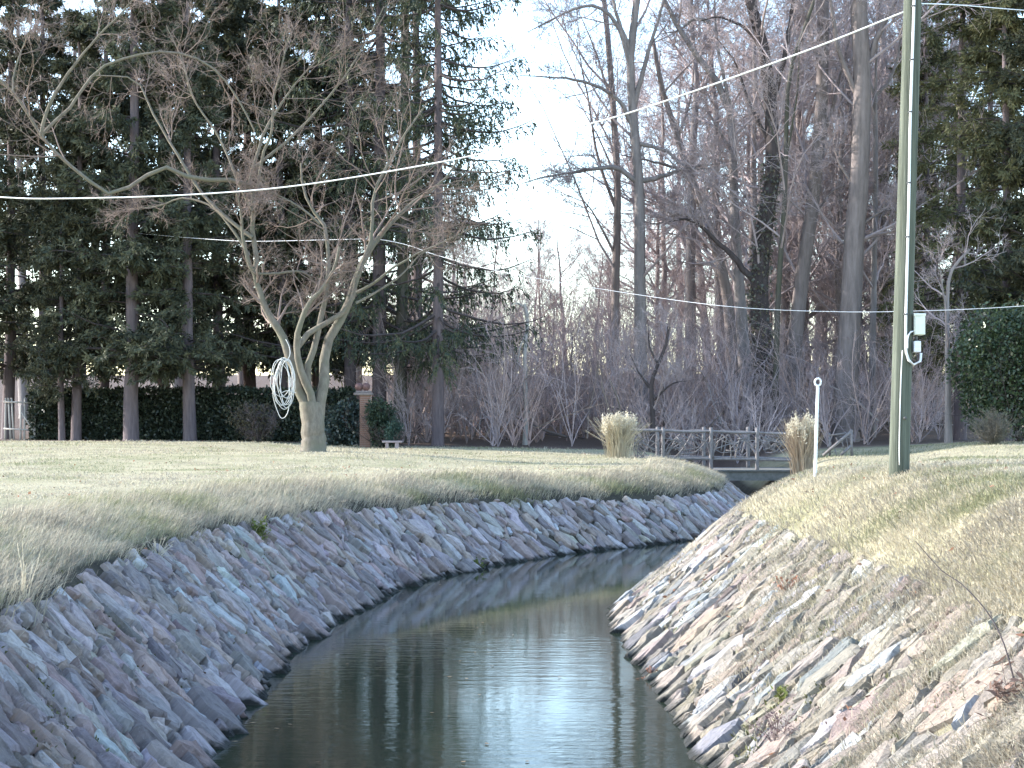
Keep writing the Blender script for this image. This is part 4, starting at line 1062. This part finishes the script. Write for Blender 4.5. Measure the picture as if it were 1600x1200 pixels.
boxes('box_door', [(c_[0] - .055, c_[0] + .05, -.127, -.119, c_[2] - .12, c_[2] + .085)], boxm, mb)
c2 = pl(1430, 541, 0)
jb = boxes('junction_box', [(c2[0] - .04, c2[0] + .045, -.11, .02, c2[2] - .075, c2[2] + .06)], grey, pole, .012)
bar('nipple', [(c2[0], -.05, c2[2] + .05), (c2[0], -.05, c2[2] + .14)], .02, .02, strap, pole, 8)
k_ = pl(1410, 653, -.128); bar('bolt', [(k_[0], -.16, k_[2]), (k_[0], -.08, k_[2])], .018, .018, strap, pole, 8)

sd = 24.0; s0 = W(1274, 733, sd); sg = gz(s0[0], sd)
stake = thing('ring_stake', 'thin white metal stake with ring top on the right bank crest', 'stake', (s0[0], sd, sg))
stm = plain_mat('stake_paint', (.6, .62, .64), (.74, .76, .78), 30, .45, .4, b=0)
def st(px, py, dy=0):
    p = W(px, py, sd); return (p[0] - s0[0], dy, p[2] - sg)
bar('shaft', [(0, 0, -.3), st(1274, 733), st(1276, 660), st(1278, 604)], .024, .021, stm, stake, 10)
a = np.linspace(0, 2 * np.pi, 25); c_ = st(1278, 597)
bar('ring', np.stack([c_[0] + .044 * np.sin(a), 0 * a, c_[2] + .052 * np.cos(a)], 1), .014, .014, stm, stake, 8)

wire = plain_mat('wire_white', (.7, .7, .68), (.8, .8, .78), 20, .5, .4, b=0)
dk = [(-420, 262, 27), (-200, 292, 25.5), (0, 308, 24.5), (110, 310, 24), (300, 304, 23.4), (480, 288, 22.8), (720, 247, 22), (850, 212, 21.6), (1000, 171, 21.2), (1250, 83, 20.5), (1424, 14, 20)]
tag(bar('overhead_cable', [W(*p) for p in dk], .0105, .0105, wire, None, 7, 120), 'thick white overhead cable sagging from the utility pole to the left', 'cable')
thin = plain_mat('wire_grey', (.5, .52, .55), (.6, .62, .66), 20, .5, .4, b=0)
dk = [(1900, 452, 44), (1600, 478, 46), (1430, 486, 47), (1300, 487, 48), (1150, 480, 49), (1000, 461, 51), (800, 428, 53), (690, 401, 55), (637, 383, 56), (590, 374, 56.5), (540, 374, 57), (400, 377, 60), (330, 374, 62), (230, 366, 66), (150, 358, 70)]
tag(bar('thin_wire', [W(*p) for p in dk], .009, .009, thin, None, 6, 120), 'thin pale wire crossing behind the pole at mid height', 'wire')
dk = [(1425, 5, 20), (1500, 8, 24), (1600, 16, 28), (1800, 30, 36)]
tag(bar('thin_wire', [W(*p) for p in dk], .008, .008, thin, None, 6, 40), 'thin wire leaving the pole top to the right', 'wire')

# far white fence glimpsed through the thicket
fp = W(1080, 615, 96); fz = gz(fp[0], 96)
fence = thing('rail_fence', 'pale rail fence glimpsed through the brush above the bridge', 'fence', (fp[0], 96, fz))
pf = plain_mat('fence_paint', (.6, .62, .65), (.75, .77, .8), 10, .6)
h0 = fp[2] - fz
for zz in (h0 + .1, h0 + .7, h0 + 1.25, h0 + 1.6): boxes('rail', [(-.9, 1.2, -.03, .03, zz, zz + .09)], pf, fence)
for xx in (-.85, .15, 1.1): boxes('post', [(xx - .05, xx + .05, -.09, -.03, -.2, h0 + 1.8)], pf, fence)

# ------------------------------------------------------------------ grass
def blades(rng, x, y, ln, wd, lean, leandir, col, z=None):
    """bent blades: two triangles each"""
    n = len(x); z = land(x, y) if z is None else z
    a = rng.uniform(0, 2 * np.pi, n)
    base = np.stack([x, y, z - .01], 1)
    d = np.stack([np.cos(a), np.sin(a), np.zeros(n)], 1) * lean[:, None] + leandir
    up = np.array([0, 0, 1.0])
    m = base + norm(up + d * .6) * (ln * .55)[:, None]
    tip = m + norm(up * .55 + d * 1.3) * (ln * .45)[:, None]
    s = np.stack([np.sin(a * 3.1), np.cos(a * 3.1), np.zeros(n)], 1) * (wd * .5)[:, None]
    V = np.stack([base - s, base + s, m + s * .8, m - s * .8, tip], 1).reshape(-1, 3)
    k = np.arange(n)[:, None] * 5
    return V, k + np.array([0, 1, 2, 3]), k + np.array([3, 2, 4]), np.repeat(col, 5, 0)
class Grass:
    def __init__(s): s.V = []; s.Q = []; s.T = []; s.C = []; s.n = 0
    def add(s, V, Q, T, C):
        s.V.append(V); s.Q.append(Q + s.n); s.T.append(T + s.n); s.C.append(C); s.n += len(V)
    def done(s, name, label):
        me = new_mesh(name, np.concatenate(s.V), [np.concatenate(s.Q), np.concatenate(s.T)], False, np.concatenate(s.C))
        return tag(link(name, me, M['dry']), label, 'grass', kind='stuff')
STRAW = np.array((.375, .33, .245)); STRAW2 = np.array((.465, .42, .33)); GREEN = np.array((.16, .175, .085)); GREY = np.array((.275, .245, .20))
def gcol(rng, x, y, gbias=0.0, sc=.45):
    n = len(x)
    g = sstep(.52, .72, fnoise(x, y, sc) + gbias + rng.normal(0, .07, n))[:, None]
    m = rng.random((n, 1)); base = STRAW * (1 - m) + STRAW2 * m
    gp_ = sstep(.45, .7, fnoise(x + 71, y - 23, .9))
    base = np.where(rng.random((n, 1)) < (.12 + .5 * gp_)[:, None], GREY, base)
    c = base * (1 - .75 * g) + (GREEN * rng.uniform(.7, 1.5, (n, 1))) * .75 * g
    return c * rng.uniform(.75, 1.2, (n, 1))
def scatter(rng, n, px0, px1, d0, d1, power=1.0):
    """points spread over the land in a wedge, denser towards the near end"""
    u = rng.random(n); d = (d0 ** -power + u * (d1 ** -power - d0 ** -power)) ** (-1 / power)
    px = rng.uniform(px0, px1, n)
    return (px - 800) / F * d, d
rng = np.random.default_rng(101)
G = Grass()
# left lawn
x, y = scatter(rng, 180000, -60, 1180, 13, 64, .6)
dd = landd(x, y); sd_ = lside(x, y)
k = (sd_ == 0) & (dd > LTOP + .9 + .5 * (fnoise(x, y, .8) - .5)); x, y, dd = x[k], y[k], dd[k]
n = len(x); fs = 1 + (y - 14) * .03
clump = fnoise(x, y, 1.1)
wear = rng.random(n) > .8 * sstep(.6, .74, fnoise(x - 13, y + 5, .8)); x, y, dd, fs, clump = x[wear], y[wear], dd[wear], fs[wear], clump[wear]; n = len(x)
ln = rng.uniform(.022, .06, n) * fs * (.25 + 1.5 * clump ** 1.5); wd = rng.uniform(.007, .013, n) * fs
G.add(*blades(rng, x, y, ln, wd, rng.uniform(.5, 1.8, n), np.array([[.25, -.1, 0]]), gcol(rng, x, y, -.04)))
# long grass hanging over the left shoulder
s_idx = rng.integers(0, len(LE), 190000); keep = (LE[s_idx, 1] > 9) & (LE[s_idx, 1] < 54); s_idx = s_idx[keep]
keep = rng.random(len(s_idx)) < np.clip(22 / np.maximum(LE[s_idx, 1], 14), .3, 1); s_idx = s_idx[keep]
t = LTOP - .55 + 2.1 * rng.random(len(s_idx)) ** 1.25
x = LE[s_idx, 0] + LN[s_idx, 0] * t + rng.normal(0, .08, len(t)); y = LE[s_idx, 1] + LN[s_idx, 1] * t + rng.normal(0, .08, len(t))
hs_ = np.interp(y, [24, 42], [0, .32]); k = (t > LTOP - hs_ - .12 + .75 * (fnoise(x, y, 1.0) - .5)); x, y, s_idx, t = x[k], y[k], s_idx[k], t[k]
n = len(x); fs = 1 + np.maximum(y - 20, 0) * .025
ln = rng.uniform(.10, .26, n) * (.45 + 1.1 * fnoise(x, y, 1.3)); wd = rng.uniform(.005, .009, n) * fs
ld = np.stack([-LN[s_idx, 0], -LN[s_idx, 1], np.full(n, -.25)], 1) * rng.uniform(.4, 1.0, (n, 1))
G.add(*blades(rng, x, y, ln, wd, rng.uniform(.1, .5, n), ld, gcol(rng, x, y, -.02 - .05 * sstep(1.9, 2.8, t), .8)))
G.done('lawn_grass', 'dry straw-coloured lawn grass on the left bank')
# right bank and lawn
G = Grass()
x, y = scatter(rng, 215000, 1000, 1680, 8, 30, .9)
dd = landd(x, y); sd_ = lside(x, y)
pr = sstep(RTOP - .45, RTOP + .2, dd + 1.1 * (fnoise(x, y, .9) - .5))
pr = np.maximum(pr, .75 * sstep(.42, .60, fnoise(x + 9, y, 1.0)) * sstep(.1, .6, dd))
pr = np.maximum(pr, .05)
k = (sd_ == 1) & (dd > .05) & (rng.random(len(x)) < pr); x, y, dd = x[k], y[k], dd[k]
n = len(x)
slope_zone = 1 - sstep(3.0, 4.2, dd)
ln = rng.uniform(.05, .11, n) * (1 + .55 * slope_zone * fnoise(x, y, 1.2) * 1.6); wd = rng.uniform(.0045, .0085, n) * (1 + .02 * (y - 10))
ld = np.stack([-.75 * slope_zone, np.full(n, -.1), -.35 * slope_zone], 1)
zz = land(x, y) + np.where(dd < RTOP, rng.uniform(-.005, .045, n), 0)
G.add(*blades(rng, x, y, ln, wd, rng.uniform(.4, 1.3, n), ld, gcol(rng, x, y, -.05 + .10 * np.exp(-((dd - 3.2) / .6) ** 2), .7), zz))
x, y = scatter(rng, 60000, 1180, 1660, 24, 62, .4)
dd = landd(x, y); sd_ = lside(x, y); k = (sd_ == 1) & (dd > RTOP); x, y = x[k], y[k]; n = len(x)
G.add(*blades(rng, x, y, rng.uniform(.05, .10, n), rng.uniform(.012, .022, n), rng.uniform(.2, .9, n), np.array([[.2, -.1, 0]]), gcol(rng, x, y, -.02)))
G.done('bank_grass', 'matted dry grass on the sunlit right bank')

# fallen leaves on both lawns
x, y = scatter(rng, 5200, -20, 1620, 10, 60, .5); dd = landd(x, y); k = (dd > .3) & (rng.random(len(x)) < np.maximum(.06, sstep(.62, .8, fnoise(x + 5, y + 60, .7)))); x, y = x[k], y[k]; n = len(x)
p = np.stack([x, y, land(x, y) + .05], 1)
fd = rvec(rng, n); fd[:, 2] *= .3
V, Qc, tcol = cards(p, fd, rvec(rng, n), rng.uniform(.03, .08, n), rng.uniform(.02, .05, n), np.array((.24, .13, .085))[None] * rng.uniform(.5, 1.5, (n, 1)))
tag(link('fallen_leaves', new_mesh('fallen_leaves', V, [Qc], False, tcol), M['dry']), 'scattered brown fallen leaves on the grass', 'leaves', kind='stuff')

# ------------------------------------------------------------------ weeds
def weed(name, label, px, py, h, spread, n, seed, col, leaf=None, d=None, cat='weed', lean=(0, 0), group=None, r=.004, leafn=0, leafsize=(.05, .02)):
    """dry stalks: the point on the land under the pixel is found along the view ray"""
    rng = np.random.default_rng(seed)
    if d is None:
        ds = np.linspace(8, 60, 3000); q = np.array([W(px, py, t_) for t_ in ds]); zz = land(q[:, 0], q[:, 1])
        hit = np.argmax(q[:, 2] <= zz); p = q[hit]; p[2] = zz[hit]
    else: p = W(px, py, d); p[2] = gz(p[0], d)
    root = thing(name, label, cat, tuple(p), group)
    P0 = np.array([[(0, 0, -.05), (lean[0] * h * .4, lean[1] * h * .4, h * .5), (lean[0] * h, lean[1] * h, h)]])
    S1, R1 = grow(rng, P0, np.full((1, 3), r * 1.6), n, 0, .06, (spread, spread * .5), (.6, 1.1), .8, 5, .12, -.02, taper=0, rmin=r)
    tb = Tubes(); tb.add(S1, R1, 4, tint=col); S2, R2 = grow(rng, S1, R1, 5, .35, 1, (38, 14), (.2, .4), .6, 3, .15, 0, rmin=r * .6); tb.add(S2, R2, 3, tint=col)
    link('stalks', tb.mesh('stalks', False), M['brush'], root)
    if leafn:
        k = rng.integers(0, len(S2), leafn); j = rng.integers(1, 4, leafn); q = S2[k, j] + rng.normal(0, .012, (leafn, 3))
        V, Qc, tcol = cards(q, rvec(rng, leafn), rvec(rng, leafn), leafsize[0] * rng.uniform(.5, 1.4, leafn), leafsize[1] * rng.uniform(.6, 1.4, leafn), np.array(leaf)[None] * rng.uniform(.6, 1.4, (leafn, 1)))
        link('leaves', new_mesh('leaves', V, [Qc], False, tcol), M['dry'], root)
    return root
weed('dead_weed', 'bushy dark dried weed on the lower right bank near the water', 1215, 1165, .36, 34, 16, 201, (.16, .12, .11), (.17, .12, .12), leafn=260, leafsize=(.025, .014))
weed('dead_weed', 'reddish withered weed at the water edge of the right bank', 1018, 1065, .26, 30, 8, 202, (.2, .12, .1), (.22, .12, .09), leafn=60)
weed('dead_weed', 'dry brown dock plant at the right edge of the picture', 1585, 1100, .28, 46, 14, 203, (.2, .145, .12), (.19, .125, .1), leafn=110, leafsize=(.07, .025))
weed('dead_weed', 'small rust-coloured dead weed midway up the right bank', 1232, 925, .18, 30, 8, 204, (.3, .16, .1), (.33, .17, .11), leafn=60, leafsize=(.04, .02))
weed('dead_weed', 'pale dry stalks standing at the left edge above the stones', 38, 945, .5, 9, 8, 205, (.5, .43, .31), r=.0045)
weed('grass_tuft', 'splayed pale dry tuft at the top of the left stones', 245, 868, .28, 42, 18, 206, (.45, .4, .31), r=.004)
weed('green_weed', 'green ferny weed growing between the upper left stones', 402, 838, .22, 38, 14, 207, (.12, .13, .05), (.13, .15, .045), leafn=240, leafsize=(.06, .03))
weed('green_weed', 'small green tuft at the water line of the left bank', 745, 888, .2, 36, 12, 208, (.12, .15, .05), (.14, .17, .05), leafn=180, leafsize=(.07, .03))
weed('dead_weed', 'wispy dry stems at the silhouette of the right bank', 1026, 885, .38, 16, 8, 209, (.4, .34, .25), r=.0035)
weed('green_weed', 'green tuft beside the dried weed on the right bank', 1225, 1090, .1, 40, 12, 210, (.16, .17, .06), (.17, .19, .06), leafn=140, leafsize=(.05, .02))
q = [(1590, 1085), (1570, 1010), (1545, 960), (1505, 915), (1470, 890), (1430, 845)]
d0 = 10.4
root = thing('dead_stalk', 'single long dark weed stalk arching left on the right bank', 'weed', tuple(W(*q[0], d0)))
bar('stem', [W(a_, b_, d0 + .15 * i_) - W(*q[0], d0) for i_, (a_, b_) in enumerate(q)], .006, .003, M['bark_dark'], root, 5, 24)
# moss and small plants in joints of both banks
x, y = scatter(rng, 60000, 0, 1600, 9, 34, .8); dd = landd(x, y); sd_ = lside(x, y)
k = (dd > .05) & (dd < np.where(sd_ == 0, LTOP + .1, RTOP)) & (fnoise(x + 40, y + 3, 1.4) > .66); x, y = x[k], y[k]; n = len(x)
V, Qc, tcol = cards(np.stack([x, y, land(x, y) + rng.uniform(0, .035, n)], 1), norm(rvec(rng, n) + np.array([0, 0, .6])), rvec(rng, n), rng.uniform(.02, .06, n), rng.uniform(.01, .03, n), np.array((.13, .135, .06))[None] * rng.uniform(.5, 1.4, (n, 1)))
tag(link('moss', new_mesh('moss', V, [Qc], False, tcol), M['dry']), 'green-brown moss tufts in the joints of the stone banks', 'moss', kind='stuff')
tot = sum(len(m_.loops) - 2 * len(m_.polygons) for m_ in bpy.data.meshes)
print('triangles', tot, 'objects', len(bpy.data.objects))
rng = np.random.default_rng(404); n = 70
y = rng.uniform(11, 36, n); x = np.interp(y, LE[:, 1], LE[:, 0]) + rng.beta(.7, 1.3, n) * 3.6 + .15
k = landd(x, y) < -.12; x, y = x[k], y[k]; n = len(x)
fd = rvec(rng, n); fd[:, 2] = 0; V, Qc, tcol = cards(np.stack([x, y, np.full(n, .012)], 1), fd, np.cross(norm(fd), [0, 0, 1.]), rng.uniform(.03, .07, n), rng.uniform(.02, .045, n), np.array((.26, .17, .10))[None] * rng.uniform(.5, 1.6, (n, 1)))
tag(link('floating_leaves', new_mesh('floating_leaves', V, [Qc], False, tcol), M['dry']), 'small brown leaves floating on the channel', 'leaves', kind='stuff')
